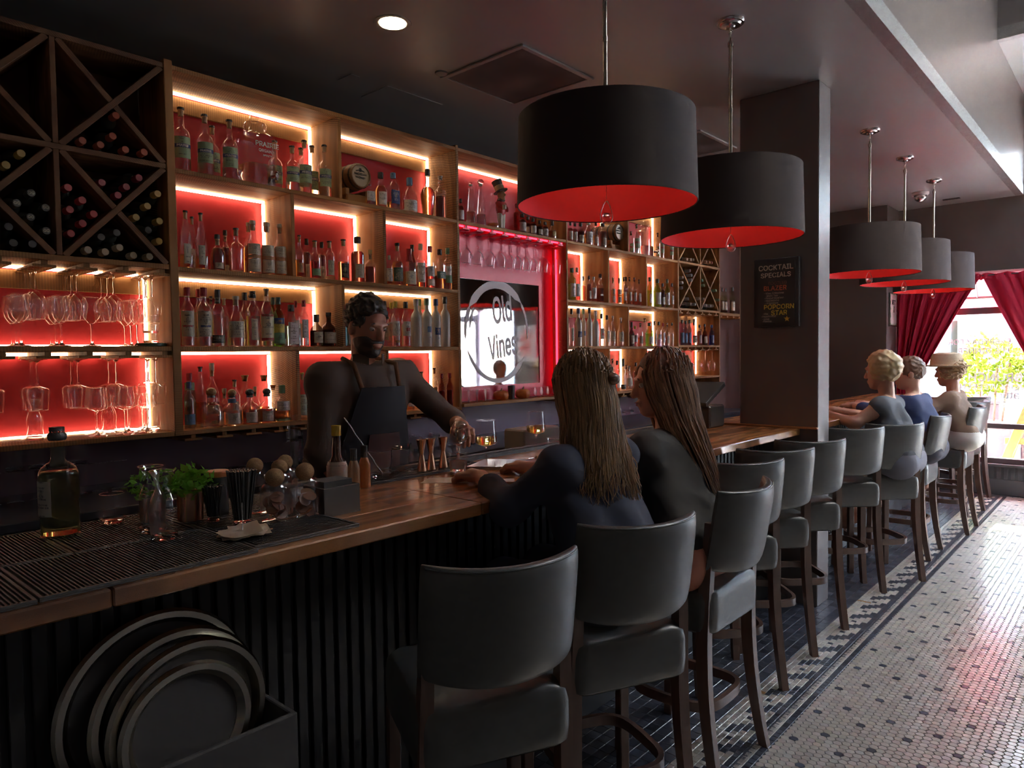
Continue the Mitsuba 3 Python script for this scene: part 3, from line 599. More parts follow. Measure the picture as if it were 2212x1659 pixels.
single('access_panel', box(-3.62, -3.36, 2.68, 3.12, CZ - .006, CZ, .002), 'ceilpaint', 'flush painted access panel in the ceiling above the bottle shelf', 'panel')
single('ceiling_patch', box(-3.50, -3.37, 2.43, 2.49, CZ - .005, CZ, .002), 'ceilpaint', 'small painted rectangular patch on the ceiling near the downlight', 'panel')
dm = thing('dome_camera', 'small dome fixture on the ceiling beside the farthest pendant', 'ceiling fixture')
part(dm, 'base', mv(lathe([(.07, CZ - .03), (.078, CZ - .02), (.078, CZ)], 32), (-1.75, 8.2, 0)), 'paintwhite', smooth=30); part(dm, 'dome', mv(lathe([(.0, CZ - .095), (.03, CZ - .088), (.05, CZ - .07), (.058, CZ - .03)], 32), (-1.75, 8.2, 0)), 'chrome', smooth=True)
single('ceiling_grille', box(-1.66, -1.5, 8.74, 8.80, CZ - .006, CZ, .002), 'grille', 'tiny dark slot vent at the far end of the ceiling', 'vent')
# ---------------- street outside ----------------
struct('pavement', box(-30, 30, 9.22, 60, -.3, -.04), 'concrete', 'sunlit pavement and street outside the window')
aw = thing('awning', 'red fabric awning over the street window with a pink hanging valance', 'awning')
def sheet(a, b, c, d, nu=2, nv=2): a, b, c, d = map(lambda q: V3(*q), (a, b, c, d)); return grid(lambda u, v: (a * (1 - u)[:, None] + b * u[:, None]) * (1 - v)[:, None] + (d * (1 - u)[:, None] + c * u[:, None]) * v[:, None], nu, nv)
part(aw, 'canopy', sheet((-2.6, 9.24, 3.05), (.7, 9.24, 3.05), (.7, 10.0, 2.16), (-2.6, 10.0, 2.16)), 'awning'); part(aw, 'valance', sheet((-2.6, 10.0, 2.16), (.7, 10.0, 2.16), (.7, 10.01, 1.90), (-2.6, 10.01, 1.90)), 'awning')
part(aw, 'frame_bar', cyl((-2.6, 9.99, 2.16), (.7, 9.99, 2.16), .018), 'frame')
for x in (-2.55, -1.52, -.4, .65): part(aw, 'rib', cyl((x, 9.26, 3.03), (x, 9.98, 2.17), .012), 'frame')
part(aw, 'numeral', place(text('52', .26), (-1.25, 9.86, 2.32), (-1, 0, 0), (0, -.65, .76)), 'frame', 'dark numerals on the awning')
def leaves(n, c, r, sz, seed, flat=.5):
    g = np.random.default_rng(seed); V, F = [], []
    d = g.normal(size=(n, 3)); d /= np.linalg.norm(d, axis=1, keepdims=True); P = np.asarray(c) + d * np.asarray(r) * g.uniform(.35, 1, (n, 1)) ** .5 * (.75 + .5 * meshkit.noise(d * 2.3, seed)[:, None])
    for p, q in zip(P, d):
        a = g.normal(size=3); a /= np.linalg.norm(a); b = np.cross(a, q + g.normal(size=3) * .6); b /= np.linalg.norm(b) + 1e-9; s = sz * g.uniform(.6, 1.3); o = len(V) * 5
        V.append([p, p + a * s * .5 + b * s * .3, p + a * s, p + a * s * .5 - b * s * .3, p + a * s * .5 + np.cross(a, b) * s * .08]); F += [[o, o + 1, o + 4], [o + 1, o + 2, o + 4], [o + 2, o + 3, o + 4], [o + 3, o, o + 4]]
    return np.vstack(V), np.array(F)
def shrub(x, y, z0, r, seed, label, pot=True, n=900):
    t = thing('shrub', label, 'shrub')
    part(t, 'foliage', leaves(n, (x, y, z0 + r[2] * .9), r, .085, seed), 'leaf'); part(t, 'stem', join([cyl((x + dx, y, .0), (x + dx * 2.4, y, z0 + r[2]), .014) for dx in (-.05, .04, .1)]), 'bark')
    if pot: part(t, 'planter', join([box(x - .30, x + .30, y - .2, y + .2, -.04, .52, .01), box(x - .32, x + .32, y - .22, y + .22, .52, .57, .01)]), 'frame')
shrub(-1.62, 11.6, .95, (.42, .3, .42), 1, 'leafy yellow green shrub outside the window behind the straw hat'); shrub(-.95, 11.8, .95, (.45, .3, .40), 2, 'leafy yellow green shrub outside at the right edge of the window'); shrub(-.2, 11.9, .95, (.4, .3, .4), 3, 'green shrub outside beyond the right curtain')
shrub(1.45, 12.0, .8, (.55, .4, .5), 4, 'yellow green shrub seen in the bar mirror', n=1200)
af = thing('barricade', 'orange folding A frame barricade standing on the pavement outside', 'barricade')
for s in (-1, 1): part(af, 'leg', obox((-1.0 + s * .36, 10.55, -.04), (-1.0 + s * .02, 10.55, .98), .02, .10, .004, up=(s * 1.0, 0, .3)), 'orange')
part(af, 'leg', obox((-1.36, 10.95, -.04), (-1.02, 10.58, .97), .02, .09, .004, up=(1, 0, .3)), 'orange'); part(af, 'board', box(-1.3, -.7, 10.56, 10.58, .38, .46, .003), 'orange')
um = thing('patio_umbrella', 'white and red patio umbrella seen in the bar mirror', 'umbrella')
part(um, 'pole', cyl((1.5, 12.6, -.04), (1.5, 12.6, 2.75), .03), 'paintwhite'); part(um, 'base', lathe([(.28, -.04), (.28, .03), (.05, .06), (.04, .3)], 24), 'frame') if False else part(um, 'base', mv(lathe([(.28, -.04), (.28, .03), (.05, .06), (.04, .3)], 24), (1.5, 12.6, 0)), 'frame')
for k in range(8):
    a0, a1 = k * PI / 4, (k + 1) * PI / 4; c = V3(1.5, 12.6, 2.72); p, q = c + V3(1.25 * math.cos(a0), 1.25 * math.sin(a0), -.5), c + V3(1.25 * math.cos(a1), 1.25 * math.sin(a1), -.5)
    part(um, 'canopy_panel', (np.array([c, p, q]), np.array([[0, 1, 2]])), 'canvas' if k % 2 else 'awning'); part(um, 'rib', cyl(c - V3(0, 0, .01), p, .008, 6), 'frame')
def building(x0, x1, y, h, bs, label, nx, nz, seed):
    t = thing('building', label, 'building'); part(t, 'wall', box(x0, x1, y, y + 6, -.04, h), bs)
    w = (x1 - x0) / nx; hh = (h - .6) / nz
    for i in range(nx):
        for j in range(nz):
            a, b, c, d = x0 + i * w + w * .2, x0 + (i + 1) * w - w * .2, .5 + j * hh + hh * .18, .5 + (j + 1) * hh - hh * .15
            f = part(t, 'window', join([box(a - .06, b + .06, y - .06, y + .02, c - .06, c), box(a - .06, b + .06, y - .06, y + .02, d, d + .06), box(a - .06, a, y - .06, y + .02, c, d), box(b, b + .06, y - .06, y + .02, c, d)]), 'paintwhite')
            part(f, 'pane', box(a, b, y - .03, y - .02, c, d), 'farpane')
building(-14, -4.5, 24, 9, 'facadeA', 'pale blue grey building across the street', 5, 3, 1); building(-4.3, 3.5, 25, 7, 'facadeB', 'white shop building across the street', 4, 2, 2); building(3.8, 14, 23, 10, 'facadeC', 'pale teal building across the street, seen in the mirror', 5, 3, 3)
for x in (-6.0, -3.2, -.6): single('planter_box', join([box(x, x + 1.6, 12.4, 12.7, -.04, .75, .01), box(x - .02, x + 1.62, 12.38, 12.72, .75, .8, .01)]), 'frame', {-6.0: 'dark patio barrier outside, left one', -3.2: 'dark patio barrier outside behind the straw hat', -.6: 'dark patio barrier outside the right part of the window'}[x], 'barrier')
# lettering painted on the outside of the pane
wt = thing('window_lettering', 'white reversed lettering painted on the street window pane', 'lettering')
for s, h, x, z in (('EVERYDAY FOR', .056, -1.37, 1.605), ('H & DINNER', .060, -1.33, 1.505), ('Y', .07, -1.27, 1.40), ('HT', .045, -1.16, 1.33), ('BRUNCH', .085, -1.22, 1.205), ('EVERY WEEKEND', .062, -1.25, 1.115), ('attic', .075, -1.10, 1.025), ('E', .06, -1.14, .93), ('X', .075, -1.31, .93)):
    part(wt, 'letters', place(text(s, h, .002), (x, 9.116, z), (-1, 0, 0), (0, 0, 1)), 'paintwhite')
# the open door and its glass leaf, seen in the mirror
dr_ = thing('door_1', 'glazed street door, seen in the bar mirror', None, kind='structure')
part(dr_, 'frame', join([box(1.80, 1.90, 9.06, 9.20, 0, 2.36, .004), box(.98, 1.02, 9.06, 9.20, 0, 2.36, .004), box(1.9, 2.0, 9.09, 9.15, 0, 2.3, .004), box(2.8, 2.9, 9.09, 9.15, 0, 2.3, .004), box(2.0, 2.8, 9.09, 9.15, 0, .25, .004), box(2.0, 2.8, 9.09, 9.15, 2.15, 2.3, .004)]), 'lavframe')
part(dr_, 'pane', (V3([2.0, 9.12, .25], [2.8, 9.12, .25], [2.8, 9.12, 2.15], [2.0, 9.12, 2.15]), tri([[0, 1, 2, 3]])), 'glass')
single('exit_sign', join([box(2.0, 2.32, 9.03, 9.095, 2.77, 2.95, .004)]), 'blackmatte', 'red EXIT sign above the door, seen reversed in the mirror', 'sign')
part('exit_sign', 'letters', place(text('EXIT', .12, .004), (2.16, 9.03, 2.80), (1, 0, 0), (0, 0, 1)), 'blackmatte', emit=[3.5, .08, .08])
pf = thing('picture', 'white framed red picture on the front wall, seen in the mirror', 'picture')
part(pf, 'frame', box(.50, .93, 9.07, 9.10, 1.45, 2.05, .004), 'paintwhite'); part(pf, 'print', box(.58, .85, 9.066, 9.072, 1.53, 1.97), 'redmix')
# red curtains
def curtain(name, top, edge, label, xs0, seed, outer):
    """top: (x0, x1) at the rail; edge(t): x of the free edge down the drop, outer: x of the fixed side"""
    def fn(u, v):
        z = 2.345 - v * 1.95
        xl, xr = (outer, edge(v)) if outer < edge(np.array([0.0]))[0] else (edge(v), outer)
        x = xl + (xr - xl) * u; s = (u * 9 + .25 * np.sin(u * 17 + seed)) * 2 * PI
        amp = (.012 + .028 * np.clip(v * 3, 0, 1)); y = 8.99 + amp * np.sin(s) + .012 * np.sin(2.3 * s + v * 3 + seed)
        return np.stack([x + .006 * np.cos(s * 1.5), y, z], 1)
    t = thing('curtain', label, 'curtain'); m = grid(fn, 150, 40); part(t, 'drape', shell(m, .004), 'velvet', smooth=50)
    part(t, 'heading', shell(grid(lambda u, v: np.stack([(top[0] + (top[1] - top[0]) * u), 8.985 + .012 * np.sin(u * 110 + seed) + .006 * np.sin(u * 47), 2.352 - .06 * v + .008 * np.sin(u * 61)], 1), 120, 4), .004), 'velvet', smooth=50)
curtain('curtain', (-2.14, -1.33), lambda v: -1.325 - .61 * np.clip(v * 1.95 / 1.15, 0, 1) ** .92 + .02 * v, 'left red velvet curtain drawn aside at the street window', 0, 1.0, -2.14)
curtain('curtain', (-1.33, .42), lambda v: -1.33 + .45 * np.clip(v * 1.95 / 1.0, 0, 1.6) ** 1.05, 'right red velvet curtain drawn aside at the street window', 0, 2.3, .42)
single('curtain_rod', cyl((-2.14, 8.99, 2.335), (.44, 8.99, 2.335), .008), 'frame', 'thin dark rod carrying the red curtains', 'curtain rod')
po = thing('poster', 'framed white notice with green leaves on the wall side beside the curtain', 'poster')
part(po, 'frame', box(-2.159, -2.145, 8.70, 9.0, 1.82, 2.20, .003), 'blackplastic'); part(po, 'print', box(-2.147, -2.142, 8.715, 8.985, 1.835, 2.185), 'notice')
for s, z, h in (('BEST', 2.07, .045), ('OF', 2.02, .025), ('22', 1.98, .03)): part(po, 'lettering', place(text(s, h, .001), (-2.142, 8.85, z), (0, 1, 0), (0, 0, 1)), 'blackmatte')
# ---------------- bottles: (style, y, x, height, radius) by shelf bay, in metres ----------------
BOT = [
 ("top left bay", 2.447, [("prairie", 1.511, -3.465, 0.308, 0.0401),("prairie", 1.625, -3.464, 0.303, 0.0388),("prairie", 1.727, -3.6, 0.301, 0.0358),("prairie", 1.751, -3.464, 0.306, 0.0387),("JAR", 1.917, -3.521, 0.382, 0.0965),("prairie", 2.078, -3.6, 0.301, 0.0384),("prairie", 2.106, -3.462, 0.249, 0.0366),("prairie", 2.17, -3.462, 0.295, 0.037),("prairie", 2.304, -3.6, 0.295, 0.0347),("prairie", 2.351, -3.6, 0.323, 0.035),("prairie", 2.303, -3.462, 0.297, 0.0366)]),
 ("top middle bay", 2.447, [("BARREL", 2.519, -3.489, 0.211, 0.0638),("flask", 2.598, -3.462, 0.152, 0.0373),("fuji", 2.694, -3.462, 0.215, 0.0365),("bluesq", 2.79, -3.464, 0.23, 0.0385),("cleartop", 2.927, -3.472, 0.225, 0.0467),("taper", 3.079, -3.473, 0.306, 0.0479),("darkdeco", 3.178, -3.46, 0.279, 0.035)]),
 ("mirror niche shelf", 2.447, [("darklab", 3.347, -3.447, 0.155, 0.022),("deccone", 3.454, -3.458, 0.307, 0.0334),("decball", 3.555, -3.461, 0.327, 0.0355),("flaskcone", 3.687, -3.471, 0.292, 0.0461),("FIG", 3.805, -3.472, 0.364, 0.0468),("redtall", 3.917, -3.449, 0.209, 0.0239),("winered", 3.984, -3.454, 0.146, 0.0293),("winered", 4.217, -3.6, 0.177, 0.0252),("winered", 4.102, -3.451, 0.127, 0.0263),("winedark", 4.176, -3.45, 0.123, 0.0248),("winered", 4.245, -3.452, 0.118, 0.0268),("roundamber", 4.343, -3.458, 0.143, 0.0326)]),
 ("second row left bay", 1.988, [("coneamber", 1.513, -3.455, 0.278, 0.0302),("coneamber", 1.609, -3.6, 0.282, 0.0257),("coneamber", 1.587, -3.455, 0.277, 0.0296),("stoutdark", 1.67, -3.46, 0.182, 0.0348),("stoutdark", 1.78, -3.6, 0.235, 0.0267),("emptyround", 1.768, -3.46, 0.226, 0.0355),("hayden", 1.911, -3.6, 0.291, 0.0298),("hayden", 1.861, -3.462, 0.276, 0.0373),("hayden", 1.945, -3.461, 0.275, 0.0355),("hayden", 2.057, -3.6, 0.306, 0.0307),("hayden", 2.028, -3.457, 0.277, 0.0324)]),
 ("second row middle bay", 1.988, [("whiskey", 2.123, -3.449, 0.231, 0.0241),("whiskdark", 2.263, -3.6, 0.245, 0.0226),("whiskgreen", 2.224, -3.457, 0.214, 0.0323),("whiskdark", 2.362, -3.6, 0.237, 0.023),("clearlow", 2.317, -3.455, 0.221, 0.0303),("amberfull", 2.413, -3.458, 0.242, 0.0335),("whiskdark", 2.517, -3.465, 0.268, 0.0395),("stoutdark2", 2.601, -3.458, 0.2, 0.0333)]),
 ("second row right bay", 1.988, [("scotch", 2.732, -3.445, 0.179, 0.02),("dickel", 2.808, -3.459, 0.264, 0.0345),("makers", 2.907, -3.464, 0.238, 0.0394),("winedark", 3.047, -3.6, 0.294, 0.0243),("scotch", 2.993, -3.455, 0.278, 0.0296),("scotch2", 3.071, -3.455, 0.271, 0.03),("walker", 3.163, -3.46, 0.261, 0.035),("greenblue", 3.223, -3.453, 0.275, 0.0277)]),
 ("third row left bay", 1.613, [("ocho", 1.51, -3.456, 0.285, 0.0314),("ocho", 1.63, -3.6, 0.294, 0.0259),("ocho2", 1.602, -3.46, 0.289, 0.0355),("silverblk", 1.65, -3.455, 0.283, 0.0301),("emptyround", 1.694, -3.6, 0.262, 0.02),("redliq", 1.763, -3.6, 0.256, 0.0242),("whitelab", 1.76, -3.465, 0.257, 0.0402),("clearblk", 1.878, -3.6, 0.291, 0.0272),("yellowtall", 1.849, -3.461, 0.287, 0.0361),("yellowred", 1.928, -3.458, 0.304, 0.033),("greenb", 2.042, -3.6, 0.273, 0.023),("vida", 1.987, -3.455, 0.262, 0.0297),("bluegin", 2.078, -3.465, 0.227, 0.0403),("clearred", 2.182, -3.6, 0.262, 0.021),("clearred", 2.134, -3.45, 0.254, 0.0255),("hendrick", 2.226, -3.461, 0.179, 0.0363),("monkey", 2.329, -3.466, 0.194, 0.0409)]),
 ("third row right bay", 1.613, [("bluegin", 2.45, -3.457, 0.239, 0.0324),("clearblk", 2.629, -3.6, 0.249, 0.0284),("clearblk", 2.712, -3.6, 0.247, 0.0288),("clearblk", 2.821, -3.6, 0.29, 0.0279),("yelcap", 2.854, -3.6, 0.285, 0.0266),("yelcap", 2.78, -3.454, 0.279, 0.0286),("kettle", 2.862, -3.455, 0.28, 0.0305),("frost", 2.951, -3.46, 0.302, 0.0353),("frostgreen", 3.102, -3.6, 0.318, 0.0246),("frostgreen", 3.039, -3.459, 0.309, 0.0344),("frostblue", 3.117, -3.457, 0.31, 0.0318),("chopin", 3.2, -3.459, 0.33, 0.0337)]),
 ("bottom row left bay", 1.213, [("bluelab", 1.503, -3.45, 0.23, 0.0247),("greenred", 1.593, -3.6, 0.269, 0.0281),("tallcone", 1.669, -3.6, 0.3, 0.0262),("longneck", 1.737, -3.6, 0.318, 0.0326),("patron", 1.625, -3.479, 0.175, 0.0541),("squatcork", 1.773, -3.6, 0.184, 0.0292),("clearlow", 1.823, -3.6, 0.228, 0.027),("donblue", 1.729, -3.472, 0.168, 0.0471),("dondark", 1.824, -3.471, 0.166, 0.0456),("deccork", 1.921, -3.6, 0.25, 0.03),("squatcork", 1.949, -3.6, 0.187, 0.0252),("dondark", 1.919, -3.469, 0.166, 0.044),("deccork", 2.008, -3.6, 0.247, 0.028),("deccork", 2.042, -3.6, 0.191, 0.0231),("volcan", 2.006, -3.465, 0.194, 0.0398)]),
 ("bottom row middle bay", 1.213, [("seahorse", 2.12, -3.45, 0.258, 0.0255),("goldcap", 2.276, -3.6, 0.285, 0.0241),("seahorse", 2.201, -3.457, 0.215, 0.0323),("goldcap", 2.319, -3.6, 0.281, 0.0243),("whiskey", 2.366, -3.6, 0.283, 0.0245),("amberlab", 2.271, -3.449, 0.228, 0.0236),("emptyround", 2.409, -3.6, 0.255, 0.0219),("whiskey", 2.455, -3.6, 0.281, 0.0249),("whiskey", 2.515, -3.6, 0.308, 0.0251),("whiskey", 2.588, -3.6, 0.258, 0.0254),("amberlab", 2.546, -3.451, 0.219, 0.0262)]),
 ("bottom row right bay", 1.213, [("whiskey", 2.911, -3.6, 0.251, 0.0283),("amberlab", 2.885, -3.454, 0.217, 0.0292),("whiskey", 3.107, -3.6, 0.237, 0.0277),("clearlow", 3.222, -3.6, 0.259, 0.0219),("bitterred", 3.147, -3.445, 0.224, 0.02),("bitterred", 3.221, -3.448, 0.226, 0.0232)]),
 ("top first bay", 2.447, [("winered", 4.558, -3.445, 0.158, 0.02),("winered", 4.62, -3.446, 0.159, 0.0207),("winedark", 4.706, -3.453, 0.171, 0.0285),("scotch", 4.826, -3.462, 0.203, 0.0366),("amberlab", 4.913, -3.448, 0.205, 0.0234),("whiskdark", 5.029, -3.459, 0.214, 0.0336),("BARREL", 5.302, -3.48, 0.264, 0.055)]),
 ("top second bay", 2.447, [("prairie2", 5.694, -3.6, 0.241, 0.026),("prairie2", 5.557, -3.455, 0.269, 0.0295),("JAR", 5.796, -3.498, 0.331, 0.073),("prairie2", 5.994, -3.449, 0.267, 0.0244),("prairie2", 6.314, -3.6, 0.284, 0.0255),("prairie2", 6.169, -3.452, 0.24, 0.0271)]),
 ("second row first bay", 1.988, [("greenwine", 4.586, -3.457, 0.257, 0.0318),("rose", 4.648, -3.45, 0.265, 0.0245),("redliq", 4.726, -3.445, 0.2, 0.02),("whiskdark", 4.803, -3.445, 0.21, 0.02),("scotch", 4.876, -3.452, 0.208, 0.0272),("starlab", 4.993, -3.457, 0.24, 0.0315)]),
 ("second row second bay", 1.988, [("hayden", 5.157, -3.445, 0.22, 0.0201),("hayden", 5.254, -3.447, 0.223, 0.0224),("roundlab", 5.332, -3.448, 0.237, 0.0226),("roundlab", 5.422, -3.448, 0.244, 0.0229),("winedark", 5.705, -3.6, 0.273, 0.02),("roundlab", 5.502, -3.448, 0.245, 0.0231),("roundlab", 5.577, -3.446, 0.234, 0.0212)]),
 ("second row third bay", 1.988, [("greenb", 5.763, -3.447, 0.268, 0.0216),("greenwine", 5.927, -3.46, 0.265, 0.0351),("winedark", 6.002, -3.449, 0.229, 0.0244),("greenwine", 6.094, -3.452, 0.275, 0.0269),("clearblk", 6.176, -3.448, 0.241, 0.0226)]),
 ("third row first bay", 1.613, [("clearblk", 4.562, -3.447, 0.305, 0.0224),("frostblue", 4.666, -3.455, 0.313, 0.0303),("frostgreen", 4.934, -3.6, 0.328, 0.0238),("chopin", 4.813, -3.45, 0.323, 0.0251),("frost", 4.904, -3.454, 0.303, 0.0293),("kettle", 4.984, -3.449, 0.279, 0.0237),("clearblk", 5.064, -3.447, 0.27, 0.0219),("whitelab", 5.155, -3.451, 0.269, 0.0262),("whitelab", 5.288, -3.454, 0.257, 0.0286)]),
 ("third row second bay", 1.613, [("hendrick", 5.455, -3.45, 0.221, 0.025),("yelcap", 5.513, -3.448, 0.189, 0.0231),("roundlab", 5.603, -3.45, 0.216, 0.0255),("clearlow", 5.926, -3.6, 0.275, 0.0267),("greenb", 5.772, -3.457, 0.225, 0.0324),("clearlow", 5.854, -3.449, 0.24, 0.024),("purple", 5.93, -3.449, 0.238, 0.0242),("clearred", 6.004, -3.447, 0.228, 0.0222),("roundlab", 6.087, -3.45, 0.229, 0.0246),("yellowtall", 6.169, -3.445, 0.235, 0.0204)]),
 ("rack shelf bay", 1.628, [("blacklab", 6.376, -3.446, 0.253, 0.0208),("blacklab", 6.447, -3.446, 0.246, 0.021),("blacklab", 6.525, -3.446, 0.257, 0.0211),("longneck", 6.646, -3.458, 0.27, 0.0332),("darklab", 6.748, -3.449, 0.213, 0.024),("monkey", 6.871, -3.454, 0.224, 0.0292),("bluebottle", 7.026, -3.452, 0.218, 0.0272),("clearlow", 7.394, -3.6, 0.18, 0.0206)]),
 ("bottom row first bay", 1.223, [("goldcap", 4.618, -3.445, 0.295, 0.02),("goldcap", 4.696, -3.445, 0.293, 0.02),("bitterred", 4.761, -3.445, 0.292, 0.02),("whiskdark", 4.799, -3.445, 0.276, 0.02),("winedark", 4.852, -3.445, 0.275, 0.02),("winedark", 4.906, -3.445, 0.29, 0.02),("winedark", 4.991, -3.445, 0.281, 0.02)]),
 ("bottom row second bay", 1.223, [("amberfull", 5.141, -3.445, 0.287, 0.0201),("amberlab", 5.216, -3.447, 0.27, 0.0223),("silverblk", 5.315, -3.45, 0.285, 0.0246),("whitelab", 5.418, -3.458, 0.222, 0.0332),("emptyround", 5.696, -3.6, 0.225, 0.0217),("whiskdark", 5.517, -3.448, 0.249, 0.0231),("clearblk", 5.625, -3.446, 0.239, 0.0213)]),
 ("bottom row third bay", 1.223, [("whiskey", 5.771, -3.447, 0.215, 0.0217),("winedark", 5.897, -3.447, 0.234, 0.022),("amberlab", 6.036, -3.447, 0.219, 0.0223),("clearlow", 6.16, -3.448, 0.207, 0.0226)]),
 ("BRACKET", 1.985, [("winegold", 7.265, -3.445, 0.266, 0.0202),("winegold", 7.344, -3.445, 0.266, 0.0204),("winegold", 7.536, -3.454, 0.289, 0.0285)]),
]
WINE = {
 'orange': [(1.197, 2.626),(1.18, 2.532),(1.06, 2.487),(1.128, 2.483),(1.23, 2.484),(1.304, 2.485)],
 'gold': [(0.835, 2.387),(0.784, 2.333)],
 'silver': [(0.865, 2.235),(0.813, 2.186),(0.913, 2.182),(0.86, 2.137),(0.911, 2.087)],
 'black': [(0.78, 2.087),(0.798, 2.027),(0.863, 2.029)],
 'red': [(1.0, 2.28),(1.047, 2.232),(1.001, 2.187),(1.093, 2.182),(1.045, 2.134),(1.003, 2.088)],
 'crimson': [(1.131, 2.323),(1.278, 2.367),(1.227, 2.319),(1.188, 2.275)],
 'gold2': [(1.36, 2.31),(1.317, 2.249),(1.265, 2.191),(1.361, 2.185),(1.358, 2.094)],
 'black2': [(1.312, 2.139)],
 'cream': [(1.062, 2.024),(1.133, 2.024),(1.189, 2.048),(1.248, 2.02),(1.314, 2.02)],
 'black3': [(1.12, 2.087),(1.179, 2.111)],
 'silverR': [(6.344, 2.037),(6.444, 2.037),(6.525, 2.038),(6.401, 2.085)],
 'whiteR': [(6.775, 2.037),(6.851, 2.038),(6.92, 2.039)],
 'silverR2': [(6.629, 2.101),(6.724, 2.101)],
 'greenR': [(6.705, 2.288),(6.735, 2.239),(6.974, 2.201),(7.07, 2.109)],
 'silverR3': [(6.268, 2.285),(6.267, 2.236),(6.271, 2.186)],
 'silverR4': [(6.44, 2.366),(6.459, 2.322),(6.449, 2.275)],
 'creamR': [(6.365, 2.471),(6.431, 2.472),(6.489, 2.475)],
 'orangeR': [(6.777, 2.483),(6.833, 2.483),(6.89, 2.483)],
}
BAYS = {'top left bay': (1.455, 2.35), 'top middle bay': (2.38, 3.26), 'mirror niche shelf': (3.29, 4.435), 'second row left bay': (1.455, 2.046), 'second row middle bay': (2.07, 2.656), 'second row right bay': (2.68, 3.258),
    'third row left bay': (1.455, 2.352), 'third row right bay': (2.377, 3.258), 'bottom row left bay': (1.455, 2.054), 'bottom row middle bay': (2.079, 2.655), 'bottom row right bay': (2.682, 3.258),
    'top first bay': (4.464, 5.322), 'top second bay': (5.347, 6.203), 'second row first bay': (4.464, 5.016), 'second row second bay': (5.04, 5.623), 'second row third bay': (5.647, 6.203), 'third row first bay': (4.464, 5.318), 'third row second bay': (5.342, 6.203),
    'rack shelf bay': (6.234, 7.098), 'bottom row first bay': (4.464, 5.018), 'bottom row second bay': (5.042, 5.62), 'bottom row third bay': (5.644, 6.203), 'BRACKET': (7.165, 7.97)}
BAYNAME = {'mirror niche shelf': 'on the shelf over the mirror', 'rack shelf bay': 'under the right wine rack', 'BRACKET': 'on the bracket shelf by the pillar', 'top first bay': 'top left bay of the right unit', 'top second bay': 'top right bay of the right unit'}
PROF = {
 'round': [(0, .012), (.7, .004), (.95, 0), (1, .02), (1, .54), (.97, .58), (.86, .625), (.62, .662), (.40, .685), (.345, .71), (.335, .76), (.33, .93), (.38, .935), (.38, .965)],
 'tall': [(0, .01), (.95, 0), (1, .02), (1, .60), (.95, .64), (.72, .70), (.45, .745), (.38, .78), (.36, .93), (.41, .935), (.41, .965)],
 'cone': [(0, .01), (.95, 0), (1, .02), (1, .22), (.93, .40), (.72, .58), (.52, .70), (.40, .80), (.36, .90), (.36, .965)],
 'wine': [(0, .03), (.9, 0), (1, .02), (1, .60), (.93, .65), (.68, .71), (.44, .755), (.38, .80), (.37, .94), (.42, .945), (.42, .97)],
 'stout': [(0, .01), (.92, 0), (1, .03), (1, .42), (.95, .52), (.78, .60), (.48, .66), (.34, .70), (.31, .74), (.31, .84), (.36, .85), (.36, .88)],
 'bell': [(0, .01), (.95, 0), (1, .02), (1, .46), (.94, .52), (.72, .60), (.52, .66), (.44, .72), (.37, .86), (.40, .90), (.40, .93)],
 'taper': [(0, .01), (.66, 0), (.70, .02), (1, .42), (.99, .48), (.84, .56), (.52, .64), (.34, .70), (.30, .76), (.30, .93)],
 'ballcone': [(0, .01), (.95, 0), (1, .02), (.98, .10), (.85, .30), (.62, .55), (.42, .76), (.34, .84), (.36, .88)],
 'flask': [(0, .01), (.92, 0), (1, .03), (.98, .14), (.72, .45), (.42, .72), (.27, .84), (.27, .96), (.36, .98)],
 'jarry': [(0, .01), (.9, 0), (1, .02), (1, .50), (.96, .58), (.70, .66), (.42, .72), (.34, .78), (.50, .92), (.52, .93)]}
A1, A2, RD, DK, CL, YL = (.86, .55, .22), (.62, .26, .07), (.60, .10, .08), (.22, .08, .06), (.985, .985, .98), (.95, .88, .62)
